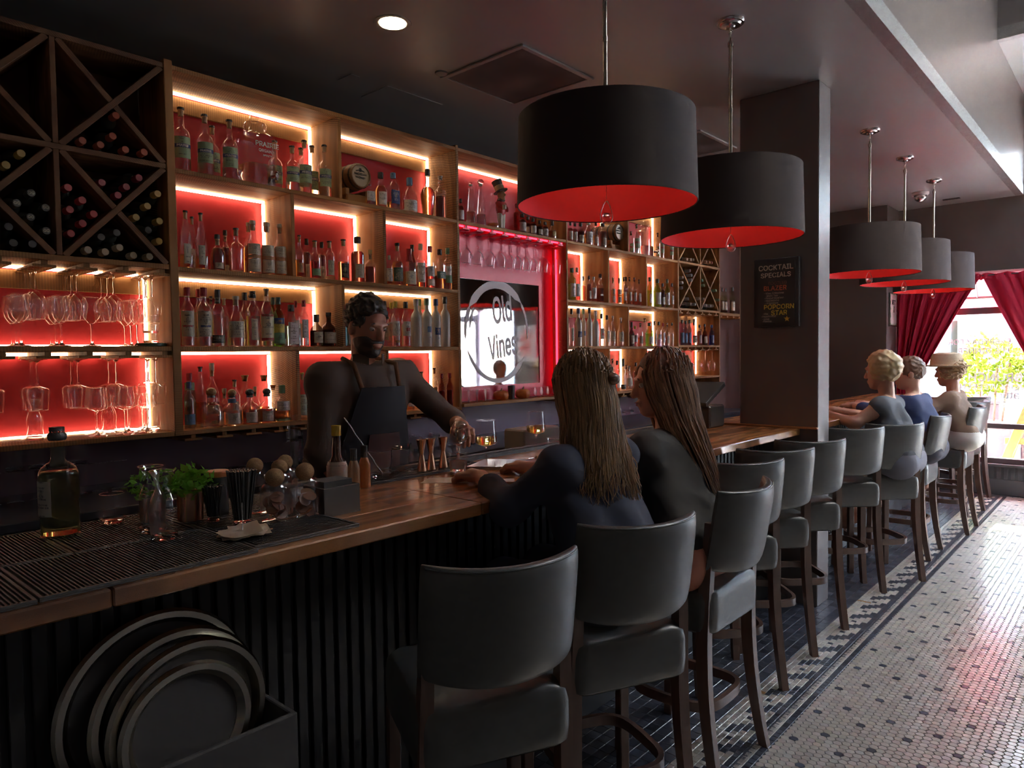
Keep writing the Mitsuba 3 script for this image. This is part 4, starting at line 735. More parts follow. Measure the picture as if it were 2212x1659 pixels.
# style: profile, square power, glass tint, liquid tint, fill, cap (kind, colour), labels [(palette, z0, z1, half angle)], words on it, description
ST_ = {
 'prairie': ('round', 0, None, CL, .30, ('cork', 9), [(1, .20, .53, 62), (2, .36, .42, 63)], ('PRAIRIE', .39, .032, 8), 'clear vodka bottle with green label and navy band'),
 'prairie2': ('round', 0, None, CL, .30, ('cork', 9), [(1, .20, .53, 62), (5, .36, .42, 63)], None, 'clear gin bottle with oval pale label'),
 'flask': ('stout', 3.2, None, A1, .25, ('glass', 8), [(15, .18, .55, 40)], None, 'short flask shaped whisky bottle with little amber left'),
 'fuji': ('bell', 0, None, A1, .62, ('cyl', 9), [(8, .08, .44, 46)], ('富', 0, 0, 8), 'amber whisky bottle with white label and black marks'),
 'bluesq': ('tall', 4, None, A1, .22, ('cyl', 7), [(2, .16, .52, 44)], None, 'square shouldered bottle with navy label and blue cap'),
 'cleartop': ('stout', 0, None, CL, .12, ('cyl', 7), [(8, .06, .36, 66)], None, 'squat clear bottle with low white arched label'),
 'taper': ('taper', 0, None, A1, .62, ('cyl', 9), [], None, 'tapered amber cognac bottle with black cap'),
 'darkdeco': ('tall', 0, None, DK, .52, ('flare', 10), [], None, 'slim bottle of dark liquor with silver flared stopper'),
 'darklab': ('wine', 0, (.45, .42, .40), DK, .7, ('cyl', 9), [(15, .10, .5, 60)], None, 'dark bottle with grey script label'),
 'deccone': ('ballcone', 0, None, YL, .28, ('ball', 10), [], None, 'conical glass decanter with ball stopper'),
 'decball': ('ballcone', 0, None, CL, .25, ('bigball', 10), [], None, 'wavy glass decanter with a large glass ball on top'),
 'flaskcone': ('flask', 0, None, A1, .12, ('none', 0), [], None, 'conical glass flask with amber dregs'),
 'redtall': ('tall', 0, (.75, .2, .12), RD, .7, ('cyl', 5), [], None, 'tall red glass bottle'),
 'winered': ('wine', 0, (.50, .30, .28), DK, .7, ('cyl', 9), [(8, .12, .55, 70)], None, 'dark fortified wine bottle with white label'),
 'winedark': ('wine', 0, (.16, .15, .15), DK, .6, ('cyl', 9), [(0, .12, .42, 50)], None, 'black bottle with small pale label'),
 'roundamber': ('stout', 0, None, A2, .45, ('cyl', 9), [(6, .15, .4, 30)], None, 'round bottle of amber liqueur with gold medallion'),
 'coneamber': ('cone', 3.5, None, A2, .24, ('cork', 9), [(0, .08, .42, 30)], None, 'slim tapering bottle with amber dregs and upright cream label'),
 'stoutdark': ('stout', 0, None, DK, .62, ('cork', 9), [(0, .06, .22, 34)], None, 'squat bottle of dark brown liquor'),
 'stoutdark2': ('stout', 0, None, DK, .50, ('cork', 6), [], None, 'squat bottle of dark liquor with yellow stopper'),
 'emptyround': ('round', 0, None, CL, .05, ('cork', 9), [], None, 'empty clear round shouldered bottle with cork'),
 'hayden': ('bell', 0, None, A2, .55, ('cork', 10), [(0, .36, .56, 58), (11, .29, .35, 60), (0, .04, .28, 58)], None, 'amber bourbon bottle with tall cream label and brown belt'),
 'whiskey': ('round', 0, None, A2, .42, ('cork', 9), [(11, .12, .34, 40)], None, 'whiskey bottle with small tan label'),
 'whiskdark': ('tall', 0, None, DK, .68, ('cyl', 9), [(10, .10, .40, 40)], None, 'bottle of dark whiskey with black cap'),
 'whiskgreen': ('round', 0, None, RD, .46, ('cork', 9), [(12, .08, .26, 46)], None, 'round bottle of red whiskey with green label'),
 'clearlow': ('tall', 0, None, YL, .10, ('cork', 9), [(0, .12, .50, 34)], None, 'almost empty clear bottle with pale label'),
 'amberfull': ('tall', 0, None, A1, .46, ('cork', 9), [(9, .08, .42, 36)], None, 'bottle of glowing amber whiskey with dark side label'),
 'scotch': ('tall', 0, None, A2, .50, ('cyl', 10), [(8, .12, .56, 66)], None, 'scotch bottle with large white label'),
 'scotch2': ('tall', 0, None, RD, .50, ('cyl', 5), [(15, .28, .52, 60), (8, .06, .22, 60)], None, 'scotch bottle with two white labels'),
 'dickel': ('bell', 0, None, A1, .56, ('cork', 9), [(4, .10, .42, 60)], None, 'amber whisky bottle with dark green label'),
 'makers': ('bell', 4, None, A2, .40, ('wax', 5), [(3, .06, .40, 56)], ("Maker's Mark", .30, .017, 9), 'bourbon bottle with red wax neck and cream label'),
 'walker': ('tall', 4, None, A2, .34, ('cyl', 9), [(4, .26, .44, 60)], None, 'square whisky bottle with slanted dark label'),
 'greenblue': ('wine', 0, None, A2, .36, ('cyl', 12), [(8, .34, .56, 60), (12, .16, .34, 60)], None, 'slim whisky bottle with white and teal label'),
 'ocho': ('tall', 0, None, CL, .56, ('cyl', 5), [(0, .17, .60, 66), (5, .33, .36, 40)], ('OCHO', .53, .022, 9), 'textured clear tequila bottle with cream label and red cap'),
 'ocho2': ('tall', 0, None, CL, .56, ('cyl', 5), [(0, .17, .60, 66), (2, .33, .36, 40)], ('OCHO', .53, .022, 9), 'textured clear tequila bottle with cream label and blue bar'),
 'silverblk': ('tall', 0, None, CL, .56, ('cyl', 9), [(9, .06, .20, 80), (9, .76, .92, 180)], None, 'clear tequila bottle with black neck and black base band'),
 'redliq': ('wine', 0, None, (.85, .22, .15), .62, ('cork', 10), [], None, 'slim bottle of red liqueur'),
 'whitelab': ('bell', 0, None, CL, .30, ('cork', 10), [(0, .18, .50, 66)], None, 'clear bell shaped tequila bottle with pale square label'),
 'clearblk': ('wine', 0, None, YL, .5, ('cyl', 9), [(0, .15, .5, 40)], None, 'clear bottle with black cap and pale label'),
 'yellowtall': ('wine', 0, None, YL, .55, ('blackstop', 9), [(3, .12, .5, 26)], None, 'pale yellow bottle with black neck ring'),
 'yellowred': ('wine', 0, None, YL, .55, ('cork', 10), [(5, .10, .56, 70), (3, .15, .52, 71)], None, 'bottle with yellow label edged in red'),
 'greenb': ('wine', 0, (.25, .50, .12), (.5, .75, .3), .55, ('cyl', 4), [(0, .12, .42, 46)], None, 'green glass bottle with dark cap'),
 'greenwine': ('wine', 0, (.30, .52, .15), (.6, .75, .3), .5, ('cyl', 4), [(8, .10, .52, 60)], None, 'green glass wine bottle with white label'),
 'vida': ('wine', 0, (.25, .50, .12), (.5, .75, .3), .55, ('cyl', 4), [(13, .28, .46, 64), (2, .46, .58, 64), (12, .06, .28, 64)], ('VIDA', .52, .02, 13), 'green bottle with yellow purple and green label'),
 'bluegin': ('bell', 5, (.52, .80, .88), (.6, .86, .92), .5, ('cyl', 9), [(15, .06, .58, 40)], None, 'square blue gin bottle with grey side label'),
 'clearred': ('tall', 4, None, CL, .5, ('cyl', 5), [(15, .18, .58, 40)], None, 'square clear gin bottle with red cap and grey label'),
 'hendrick': ('stout', 0, (.07, .06, .06), DK, .5, ('cyl', 9), [(0, .12, .46, 44)], ("HENDRICK'S", .31, .016, 9), 'squat black apothecary bottle with pale label'),
 'monkey': ('stout', 0, (.09, .06, .05), DK, .5, ('cork', 9), [(10, .10, .42, 56)], None, 'squat dark brown bottle with square tan label'),
 'yelcap': ('tall', 0, None, CL, .5, ('cyl', 13), [(8, .24, .56, 60), (11, .09, .14, 30)], None, 'clear vodka bottle with yellow cap'),
 'kettle': ('tall', 0, None, CL, .5, ('cyl', 9), [(8, .24, .56, 60), (5, .34, .42, 24)], None, 'clear vodka bottle with black cap and white label'),
 'frost': ('tall', 0, 'frost', CL, 0, ('cyl', 15), [], None, 'tall frosted white vodka bottle'),
 'frostgreen': ('tall', 0, 'frost', CL, 0, ('cyl', 12), [(7, .30, .42, 24)], ('GREY', .2, .012, 2), 'tall frosted vodka bottle with green cap'),
 'frostblue': ('tall', 0, 'frost', CL, 0, ('cyl', 2), [(2, .25, .40, 40)], ('GREY', .18, .012, 2), 'tall frosted vodka bottle with blue cap and blue mark'),
 'chopin': ('tall', 0, 'frost', CL, 0, ('cyl', 9), [], None, 'tall frosted vodka bottle with black neck tag'),
 'bluelab': ('tall', 0, None, CL, .5, ('cyl', 2), [(7, .10, .32, 70)], None, 'clear bottle with bright blue label and blue neck'),
 'greenred': ('wine', 0, (.16, .45, .28), (.4, .7, .5), .5, ('cyl', 5), [(12, .68, .82, 180)], None, 'green bottle with red cap and teal neck'),
 'tallcone': ('cone', 0, None, A2, .4, ('flare', 9), [], None, 'tall slender bottle with black stopper'),
 'longneck': ('stout', 0, None, CL, .3, ('cork', 10), [(5, .32, .37, 66), (3, .10, .32, 66)], None, 'long necked clear bottle with yellow label'),
 'patron': ('stout', 3, None, CL, .36, ('corkball', 11), [(11, .1, .2, 16)], None, 'squat clear tequila bottle with a round cork ball'),
 'squatcork': ('stout', 0, None, YL, .42, ('cork', 10), [(0, .12, .36, 40)], None, 'squat pale bottle with wide cork'),
 'donblue': ('stout', 0, None, CL, .44, ('corkball', 11), [(8, .06, .38, 38), (7, .68, .80, 180)], ('Don Julio', .22, .014, 9), 'squat clear tequila bottle with blue neck band and cork ball'),
 'dondark': ('stout', 0, None, DK, .44, ('corkball', 9), [(8, .06, .38, 38)], ('Don Julio', .22, .014, 9), 'squat bottle of dark tequila with round white label'),
 'deccork': ('jarry', 0, None, A1, .3, ('flare', 11), [], None, 'glass decanter with flared neck and cork'),
 'volcan': ('stout', 0, None, (.9, .45, .18), .30, ('cyl', 12), [(8, .30, .56, 60), (12, .02, .08, 180)], None, 'squat bottle with white mountain label over orange tequila'),
 'seahorse': ('tall', 0, None, CL, .5, ('cork', 13), [(14, .10, .54, 74)], None, 'bottle with large pale green label and seahorse drawing'),
 'goldcap': ('wine', 0, None, A1, .55, ('cyl', 6), [], None, 'slim bottle with gold capsule'),
 'amberlab': ('tall', 0, None, A2, .48, ('cyl', 9), [(8, .12, .40, 44)], None, 'amber bottle with small white label'),
 'bitterred': ('wine', 0, (.35, .12, .10), DK, .5, ('cyl', 5), [], None, 'dark wine bottle with red capsule'),
 'rose': ('wine', 0, None, (.95, .62, .48), .5, ('cyl', 10), [(8, .12, .5, 60)], None, 'clear bottle of pink wine with white label'),
 'starlab': ('tall', 4, None, DK, .5, ('cyl', 9), [(8, .22, .28, 30)], ('★', 0, 0, 8), 'square bottle of dark liqueur with white star'),
 'roundlab': ('round', 0, None, A2, .4, ('cork', 9), [(10, .14, .46, 44)], None, 'bottle with round tan label'),
 'purple': ('tall', 0, None, (.5, .4, .75), .3, ('cyl', 9), [(8, .3, .5, 50)], None, 'clear bottle with violet band'),
 'blacklab': ('wine', 0, (.2, .2, .22), DK, .5, ('cyl', 9), [(7, .1, .5, 60)], None, 'dark vermouth bottle with blue grey label'),
 'bluebottle': ('wine', 0, (.08, .12, .55), (.2, .25, .7), .5, ('cyl', 2), [(2, .12, .5, 60)], None, 'cobalt blue bottle'),
 'winegold': ('wine', 0, (.18, .2, .10), DK, .5, ('cyl', 9), [(3, .1, .45, 60)], None, 'dark wine bottle with pale label')}
SMALL = {}
def patch(r, z0, z1, half, facing, n=15, sq=0, dr_=.0006, k=0, seed=0):
    a = np.linspace(-half, half, n) * PI / 180 + facing; q = 1.0
    if sq: q = (np.abs(np.cos(a)) ** sq + np.abs(np.sin(a)) ** sq) ** (-1 / sq)
    V = np.concatenate([np.stack([(r + dr_) * q * np.cos(a), (r + dr_) * q * np.sin(a), np.full(n, z)], 1) for z in (z0, z1)])
    i = np.arange(n - 1); F = tri(np.stack([i, i + 1, i + 1 + n, i + n], 1))
    u = np.tile(np.linspace(.02, .98, n)[::1], 2); uv = np.stack([k + u, seed + np.repeat([.02, .98], n)], 1)
    return (V, F), uv
_sd = [0]
def bottle(st, x, y, z, h, r, label, far=False, group=None, key='bottle', hero=False):
    pf, sq, gt, lq, fill, cap, labs, word, desc = ST_[st]; n = 14 if far else 26
    t = thing(key, label, 'bottle', group); P = [(a * r, b * h) for a, b in PROF[pf]]
    top = P[-1][1]
    if sq: P = [(a * .93, b) for a, b in P]
    def at(m): return mv(m, (x, y, z))
    g = lathe(P, n, sq if sq else 0, cap=False)
    if gt == 'frost': part(t, 'glass', at(g), 'frost', smooth=35)
    elif gt is None: part(t, 'glass', at(g), 'glass', smooth=35)
    else: part(t, 'glass', at(g), 'tint', col=np.sqrt(gt), smooth=True)
    if fill > .03 and not (far and lq is CL):
        zt = fill * h; L_ = [(max(a - .003, 0) if a > 0 else 0, max(b, .006)) for a, b in P if b < zt]; ra = np.interp(zt, [b for a, b in P], [a for a, b in P]); L_ = L_ + [(ra - .003, zt), (0, zt)]
        part(t, 'liquid', at(lathe(L_, n, sq if sq else 0, cap=False)), 'tint' if far else 'liquid', col=np.sqrt(lq), smooth=True)
    nr = P[-1][0]; ck, cc = cap; cc = PAL[cc]; cork = (.42, .26, .13)
    zb = top; ht = max(h - top, .008)
    if ck == 'cork': part(t, 'cork', at(lathe([(0, zb - .03), (nr * .8, zb - .03), (nr * .86, zb + .001), (0, zb + .001)], 14)), 'paint', col=cork, smooth=40); part(t, 'cap', at(lathe([(nr * .95, zb), (nr * 1.05, zb + .002), (nr * 1.05, h - .002), (nr * .95, h), (0, h)], 16)), 'paint', col=cc, smooth=40)
    elif ck == 'cyl': 
        lo = min(top - .02, h * .86); part(t, 'cap', at(lathe([(nr * 1.12, lo), (nr * 1.16, lo + .003), (nr * 1.16, h - .003), (nr * 1.05, h), (0, h)], 16)), 'paint', col=cc, smooth=40)
    elif ck == 'wax': part(t, 'cap', at(lathe([(nr * 1.5, h * .68), (nr * 1.35, h * .74), (nr * 1.12, h * .84), (nr * 1.2, h * .9), (nr * 1.2, h), (0, h)], 16)), 'gloss', col=cc, smooth=40)
    elif ck in ('corkball', 'ball', 'bigball'):
        b = {'corkball': .46, 'ball': .36, 'bigball': .62}[ck] * r; part(t, 'stopper', at(ball((0, 0, top + b * .8), (b, b, b * .9), 2)), 'paint' if ck == 'corkball' else 'solidglass', smooth=True, **({'col': cc} if ck == 'corkball' else {}))
        part(t, 'collar', at(lathe([(nr * 1.05, top - .008), (nr * 1.05, top + .002), (0, top + .002)], 14)), 'paint', col=(.1, .1, .1) if ck == 'corkball' else (.5, .5, .5))
    elif ck == 'flare': part(t, 'stopper', at(lathe([(nr * .85, top - .015), (nr * .95, top), (nr * 1.35, h), (0, h)], 14)), 'paint', col=cc, smooth=40)
    elif ck == 'glass': part(t, 'stopper', at(lathe([(nr * .8, top - .01), (nr * 1.1, top), (nr * 1.1, h), (0, h)], 14)), 'solidglass', smooth=40)
    elif ck == 'blackstop': part(t, 'cap', at(lathe([(nr * 1.1, h * .88), (nr * 1.25, h * .9), (nr * 1.25, h * .93), (nr, h * .95), (nr, h), (0, h)], 14)), 'paint', col=cc, smooth=40)
    fac = math.atan2(-y, -x) * .55 + 0.0; fac = -.18 - .25 * ((hash_(st, y) % 7) / 7)
    if hero: fac = hero
    for j, (k, a, b, half) in enumerate(labs):
        rz = np.interp((a + b) / 2 * h, [q[1] for q in P], [q[0] for q in P]); ro = max(rz, np.interp(a * h, [q[1] for q in P], [q[0] for q in P]))
        _sd[0] += 1; m, uv = patch(ro, a * h, b * h, half, fac, 9 if far else 17, sq, .0007 + .0005 * j, k, _sd[0] % 40)
        part(t, 'label', at(m), 'printed', uv=uv)
    if word and not far and ord(word[0][0]) < 128:
        s, zc, hh, k = word; V, F = text(s, hh * h / .3 * .3 if False else hh * h, .0008); rr = r * (.93 if sq else 1) + .0025; mx = np.abs(V[:, 0]).max(); sc = min(1, .95 * rr / max(mx, 1e-6)); V = V * [sc, sc, 1]
        a = fac + V[:, 0] / rr; V2 = np.stack([(rr + V[:, 2]) * np.cos(a), (rr + V[:, 2]) * np.sin(a), zc * h + V[:, 1] - hh * h * .5], 1)
        part(t, 'lettering', at((V2, F)), 'paint', col=PAL[k])
    return t
def hash_(s, y): return sum(ord(c) for c in s) * 31 + int(y * 1000)
ORD = ['first', 'second', 'third', 'fourth', 'fifth', 'sixth', 'seventh', 'eighth', 'ninth', 'tenth', 'eleventh', 'twelfth', 'thirteenth', 'fourteenth', 'fifteenth', 'sixteenth', 'seventeenth', 'eighteenth']
EXTRA = []
for bay, zs, rows in BOT:
    y0, y1 = BAYS[bay]; far = y0 > 4.2; nm = BAYNAME.get(bay, bay + (' of the right unit' if far else ''))
    where = nm if nm[:2] in ('on', 'un') else 'in ' + nm
    rows = [list(r) for r in rows]
    for back in (True, False):        # keep neighbours of one row from touching
        idx = sorted([i for i, r in enumerate(rows) if (r[2] <= -3.59) == back], key=lambda i: rows[i][1])
        for it in range(60):
            for i in idx: rows[i][1] = min(max(rows[i][1], y0 + rows[i][4] + .003), y1 - rows[i][4] - .003)
            for i, j in zip(idx, idx[1:]):
                gap = rows[i][4] + rows[j][4] + .002 - (rows[j][1] - rows[i][1])
                if gap > 0: rows[i][1] -= gap / 2; rows[j][1] += gap / 2
    seen = {}
    vis = sorted(rows, key=lambda r: r[1])
    for r in vis:
        st, y, x, h, rad = r; h = min(h, .345)
        if st in ('JAR', 'BARREL', 'FIG'): EXTRA.append((st, bay, zs, y, x, h, rad, far)); continue
        n = seen[st] = seen.get(st, 0) + 1; tot = sum(1 for q in rows if q[0] == st)
        d = ST_[st][8]; lab = f'{d}, ' + (f'{ORD[n - 1]} such from the left ' if tot > 1 else '') + where
        if len(lab.split()) > 16:
            w = ' '.join(d.split(' with ')[0].split()[:5]) + (' (' + d.split(' with ')[1].split(' and ')[0] + ')' if ' with ' in d and tot == 1 else ''); lab = f'{w}, ' + (f'{ORD[n - 1]} of {tot} ' if tot > 1 else '') + where; lab = ' '.join(lab.replace('of the right unit', 'of right unit').split()[:16])
        bottle(st, x, y, zs, max(h, .12), rad, lab, far, key='wine_bottle' if st.startswith('wine') else 'bottle')
# ---------------- other things on the shelves ----------------
WINE = {
 'orange': [(1.197, 2.626),(1.18, 2.532),(1.06, 2.487),(1.128, 2.483),(1.23, 2.484),(1.304, 2.485)],
 'gold': [(0.835, 2.387),(0.784, 2.333)],
 'silver': [(0.865, 2.235),(0.813, 2.186),(0.913, 2.182),(0.86, 2.137),(0.911, 2.087)],
 'black': [(0.78, 2.087),(0.798, 2.027),(0.863, 2.029)],
 'red': [(1.0, 2.28),(1.047, 2.232),(1.001, 2.187),(1.093, 2.182),(1.045, 2.134),(1.003, 2.088)],
 'crimson': [(1.131, 2.323),(1.278, 2.367),(1.227, 2.319),(1.188, 2.275)],
 'gold2': [(1.36, 2.31),(1.317, 2.249),(1.265, 2.191),(1.361, 2.185),(1.358, 2.094)],
 'black2': [(1.312, 2.139)],
 'cream': [(1.062, 2.024),(1.133, 2.024),(1.189, 2.048),(1.248, 2.02),(1.314, 2.02)],
 'black3': [(1.12, 2.087),(1.179, 2.111)],
 'silverR': [(6.344, 2.037),(6.444, 2.037),(6.525, 2.038),(6.401, 2.085)],
 'whiteR': [(6.775, 2.037),(6.851, 2.038),(6.92, 2.039)],
 'silverR2': [(6.629, 2.101),(6.724, 2.101)],
 'greenR': [(6.705, 2.288),(6.735, 2.239),(6.974, 2.201),(7.07, 2.109)],
 'silverR3': [(6.268, 2.285),(6.267, 2.236),(6.271, 2.186)],
 'silverR4': [(6.44, 2.366),(6.459, 2.322),(6.449, 2.275)],
 'creamR': [(6.365, 2.471),(6.431, 2.472),(6.489, 2.475)],
 'orangeR': [(6.777, 2.483),(6.833, 2.483),(6.89, 2.483)],
}
def wine_shapes(far):
    n = 12 if far else 18
    b = lathe([(0, 0), (.036, 0), (.0375, .01), (.0375, .19), (.032, .21), (.018, .232), (.0145, .245), (.0142, .262)], n)
    c = lathe([(.0152, .225 + .02), (.0158, .25), (.0158, .297), (.0145, .30), (0, .30)], n)
    R = roty(PI / 2); return shp(mv(b, R=R), 'paint', smooth=35, col=(.012, .014, .012)), {k: shp(mv(c, R=R), 'gloss', smooth=40, col=v) for k, v in CAPC.items()}, shp(mv(lathe([(.0149, .3004), (0, .3006)], n, cap=False), R=R), 'paint', col=(.05, .045, .04))
CAPC = {'orange': (.50, .13, .07), 'gold': (.75, .50, .14), 'silver': (.05, .05, .045), 'black': (.02, .022, .026), 'red': (.55, .05, .06), 'crimson': (.30, .03, .05), 'gold2': (.75, .50, .14), 'black2': (.02, .022, .026), 'cream': (.66, .56, .40), 'black3': (.02, .022, .026),
    'silverR': (.55, .55, .52), 'whiteR': (.8, .78, .74), 'silverR2': (.55, .55, .52), 'greenR': (.2, .35, .22), 'silverR3': (.5, .5, .48), 'silverR4': (.5, .5, .48), 'creamR': (.66, .5, .4), 'orangeR': (.6, .3, .2)}
CAPL = {'orange': 'wine bottle with orange red capsule lying in the upper right cell of the left rack', 'gold': 'wine bottle with shiny gold capsule at the left edge of the left rack', 'silver': 'wine bottle with patterned black capsule lying in the lower middle cell of the left rack', 'black': 'wine bottle with plain black capsule at the bottom left of the left rack', 'red': 'wine bottle with bright red capsule lying in the lower right cell of the left rack', 'crimson': 'wine bottle with dark crimson capsule in the top triangle of the lower right cell', 'gold2': 'wine bottle with gold capsule in the right triangle of the lower right cell', 'black2': 'single black capped wine bottle below the gold capsules by the post', 'cream': 'wine bottle with cream cork end in the bottom triangle of the left rack', 'black3': 'black capped wine bottle above the cream ones in the left rack',
    'silverR': 'wine bottle with silver capsule at the bottom left of the right rack', 'whiteR': 'wine bottle with white capsule at the bottom right of the right rack', 'silverR2': 'wine bottle with silver capsule by the middle divider of the right rack', 'greenR': 'wine bottle with green capsule in the right half of the right rack', 'silverR3': 'wine bottle with silver capsule along the left post of the right rack', 'silverR4': 'wine bottle with silver neck high in the left cell of the right rack', 'creamR': 'wine bottle with cream capsule in the top left cell of the right rack', 'orangeR': 'wine bottle with tan capsule in the top right cell of the right rack'}
_wn, _wf = wine_shapes(False), wine_shapes(True)
for k, pts in WINE.items():
    sh = _wf if k.endswith('R') or k[:-1].endswith('R') else _wn
    for y, z in pts:
        t = thing('wine_bottle', CAPL[k], 'wine bottle', k.rstrip('R234') + ' capsule bottles in the rack' + (' on the right' if 'R' in k else '')) if len(pts) > 1 else thing('wine_bottle', CAPL[k], 'wine bottle')
        xf = T4().translate([-3.69 + (hash_(k, y * 77) % 5) * .004, y, z])
        part(t, 'body', {**sh[0], 'to_world': xf}, None); part(t, 'capsule', {**sh[1][k], 'to_world': xf}, None)
        if k == 'silver': part(t, 'emblem', mv(place(text('GG', .011, .0006), (0, 0, 0), (0, 1, 0), (0, 0, 1)), (-3.389 + (hash_(k, y * 77) % 5) * .004, y, z - .005)), 'paint', col=(.5, .47, .36))

# glassware: bowl as a thin sheet, stem and foot as solid glass
def glass_parts(kind):
    if kind == 'wine': B_, S_ = [(.004, .098), (.012, .102), (.030, .122), (.0385, .145), (.038, .160), (.029, .215)], [(0, 0), (.034, .0), (.035, .002), (.012, .006), (.005, .014), (.0038, .03), (.0036, .085), (.006, .097), (.006, .099), (0, .0995)]
    elif kind == 'bordeaux': B_, S_ = [(.004, .112), (.016, .114), (.038, .122), (.0435, .130), (.0435, .137), (.036, .215)], [(0, 0), (.037, 0), (.038, .002), (.013, .006), (.005, .014), (.0036, .03), (.0034, .098), (.007, .111), (.006, .113), (0, .1135)]
    elif kind == 'martini': B_, S_ = [(.003, .098), (.058, .165)], [(0, 0), (.036, 0), (.037, .002), (.012, .006), (.005, .014), (.0036, .03), (.0034, .09), (.004, .098), (0, .0985)]
    elif kind == 'margarita': B_, S_ = [(.004, .092), (.018, .098), (.024, .118), (.034, .126), (.054, .138), (.058, .155)], [(0, 0), (.036, 0), (.037, .002), (.012, .006), (.005, .014), (.0038, .03), (.0036, .085), (.006, .092), (0, .093)]
    elif kind == 'tumbler': B_, S_ = [(.030, .008), (.034, .012), (.037, .085)], [(0, 0), (.030, 0), (.033, .004), (.033, .010), (0, .011)]
    elif kind == 'highball': B_, S_ = [(.028, .01), (.030, .014), (.035, .14)], [(0, 0), (.028, 0), (.031, .004), (.031, .012), (0, .013)]
    elif kind == 'stemless': B_, S_ = [(.020, .006), (.034, .018), (.040, .038), (.036, .07), (.031, .085)], [(0, 0), (.022, 0), (.028, .004), (.026, .010), (0, .012)]
    else: B_, S_ = [(.030, .01), (.032, .02), (.034, .08), (.030, .10), (.019, .125), (.017, .135), (.022, .16), (.031, .175)], [(0, 0), (.030, 0), (.033, .004), (.033, .014), (0, .016)]
    # a fine rim, so that the edge catches the light as in life
    r, z = B_[-1]; rim = tube([(r * math.cos(a), r * math.sin(a), z) for a in np.linspace(0, 2 * PI, 21)[:-1]], .0008, 4, close=True)
    return lathe(B_, 20, cap=False), lathe(S_, 16, cap=False), rim
_G = {}
def glassware(kind, x, y, z, label, cat, group=None, inv=False, key=None, s=1.0):
    if kind not in _G:
        b, st, rim = glass_parts(kind); fl = lambda m: (m[0] * [1, 1, -1], m[1][:, ::-1])
        _G[kind] = [shp(b, 'glass', smooth=30), shp(st, 'solidglass', smooth=30), shp(rim, 'solidglass', smooth=True)]; _G[kind + '!'] = [shp(fl(b), 'glass', smooth=30), shp(fl(st), 'solidglass', smooth=30), shp(fl(rim), 'solidglass', smooth=True)]
    t = thing(key or {'wine': 'wine_glass', 'bordeaux': 'wine_glass', 'martini': 'martini_glass', 'margarita': 'cocktail_glass', 'tumbler': 'tumbler', 'highball': 'highball_glass', 'stemless': 'tumbler', 'carafe': 'carafe'}[kind], label, cat, group)
    d = _G[kind + ('!' if inv else '')]; xf = T4().translate([x, y, z]).scale(s)
    for n, q in zip(('bowl', 'stem' if kind in ('wine', 'bordeaux', 'martini', 'margarita') else 'base', 'rim'), d): part(t, n, {**q, 'to_world': xf}, None)
    return t
for ys, lab in ((.56, 'left edge column'), (.72, 'second column'), (.885, 'third column'), (1.038, 'fourth column'), (1.183, 'fifth column'), (1.347, 'last column')):
    for d_ in range(3): glassware('wine', -3.452 - .078 * d_, ys + .002 * d_, 1.943, f'upside down wine glass hanging under the left wine rack, {lab}', 'wine glass', f'hanging wine glasses, {lab}', inv=True)
for ys, lab, n in ((.66, 'left edge', 3), (.826, 'left group of three', 3), (.972, 'second group of three', 3), (1.089, 'single one in the middle', 1), (1.277, 'right group of three', 3)):
    for d_ in range(n): glassware('wine', -3.455 - .08 * d_, ys + .003 * d_, 1.614, f'wine glass standing on the upper glass shelf, {lab}', 'wine glass', f'standing wine glasses, {lab}' if n > 1 else None)
for ys, lab in ((.72, 'left edge pair'), (.878, 'first pair'), (1.03, 'second pair'), (1.183, 'third pair'), (1.352, 'pair by the post')):
    for d_ in range(2): glassware('bordeaux', -3.455 - .10 * d_, ys + .004 * d_, 1.560, f'wide wine glass hanging over the lower glass shelf, {lab}', 'wine glass', f'hanging wide glasses, {lab}', inv=True)
for i, (x, y) in enumerate(((-3.47, 1.105), (-3.57, 1.13), (-3.46, 1.215), (-3.555, 1.262), (-3.46, 1.312))): glassware('bordeaux', x, y, 1.214, f'wide wine glass on the lower glass shelf, {ORD[i]} from the left', 'wine glass')
for i, (x, y) in enumerate(((-3.56, .888), (-3.62, 1.20), (-3.54, 1.365), (-3.62, 1.315), (-3.63, 1.385))): glassware('carafe', x, y, 1.214, f'small clear glass carafe on the lower glass shelf, {ORD[i]} from the left', 'carafe')
for y, lab in ((.60, 'left edge'), (1.345, 'right end')):
    single('coaster', mv(lathe([(0, 0), (.062, 0), (.065, .003), (.065, .013), (.06, .016), (0, .016)], 32), (-3.475, y, 1.614)), 'paint', f'dark green round mat at the {lab} of the upper glass shelf', 'mat', col=(.02, .05, .03), smooth=40)
for i in range(2): glassware('tumbler', -3.475, 1.345, 1.631 + .045 * i, f'clear tumbler stacked on the green mat by the post, {("lower", "upper")[i]} one', 'tumbler')
for k, y in enumerate((3.378, 3.49, 3.604, 3.73, 3.841, 3.933, 4.021, 4.117, 4.211, 4.37)):
    for d_ in range(2): glassware('wine', -3.44 - .0 - .10 * d_, y, Z1 - TH - .032, 'wine glass hanging upside down in front of the bar mirror', 'wine glass', 'glasses hanging over the mirror', inv=True)
for k, y in enumerate((3.350, 3.430, 3.510, 3.590)): glassware('tumbler', -3.44, y, Z4 + .019, f'rocks glass on the red lit niche shelf, {ORD[k]} from the left', 'glass')
for k, y in enumerate((4.055, 4.13, 4.205, 4.28, 4.36)): glassware('stemless', -3.44, y, Z4 + .019, f'small glass right of the pumpkins on the niche shelf, {ORD[k]} from the left', 'glass', s=.9)
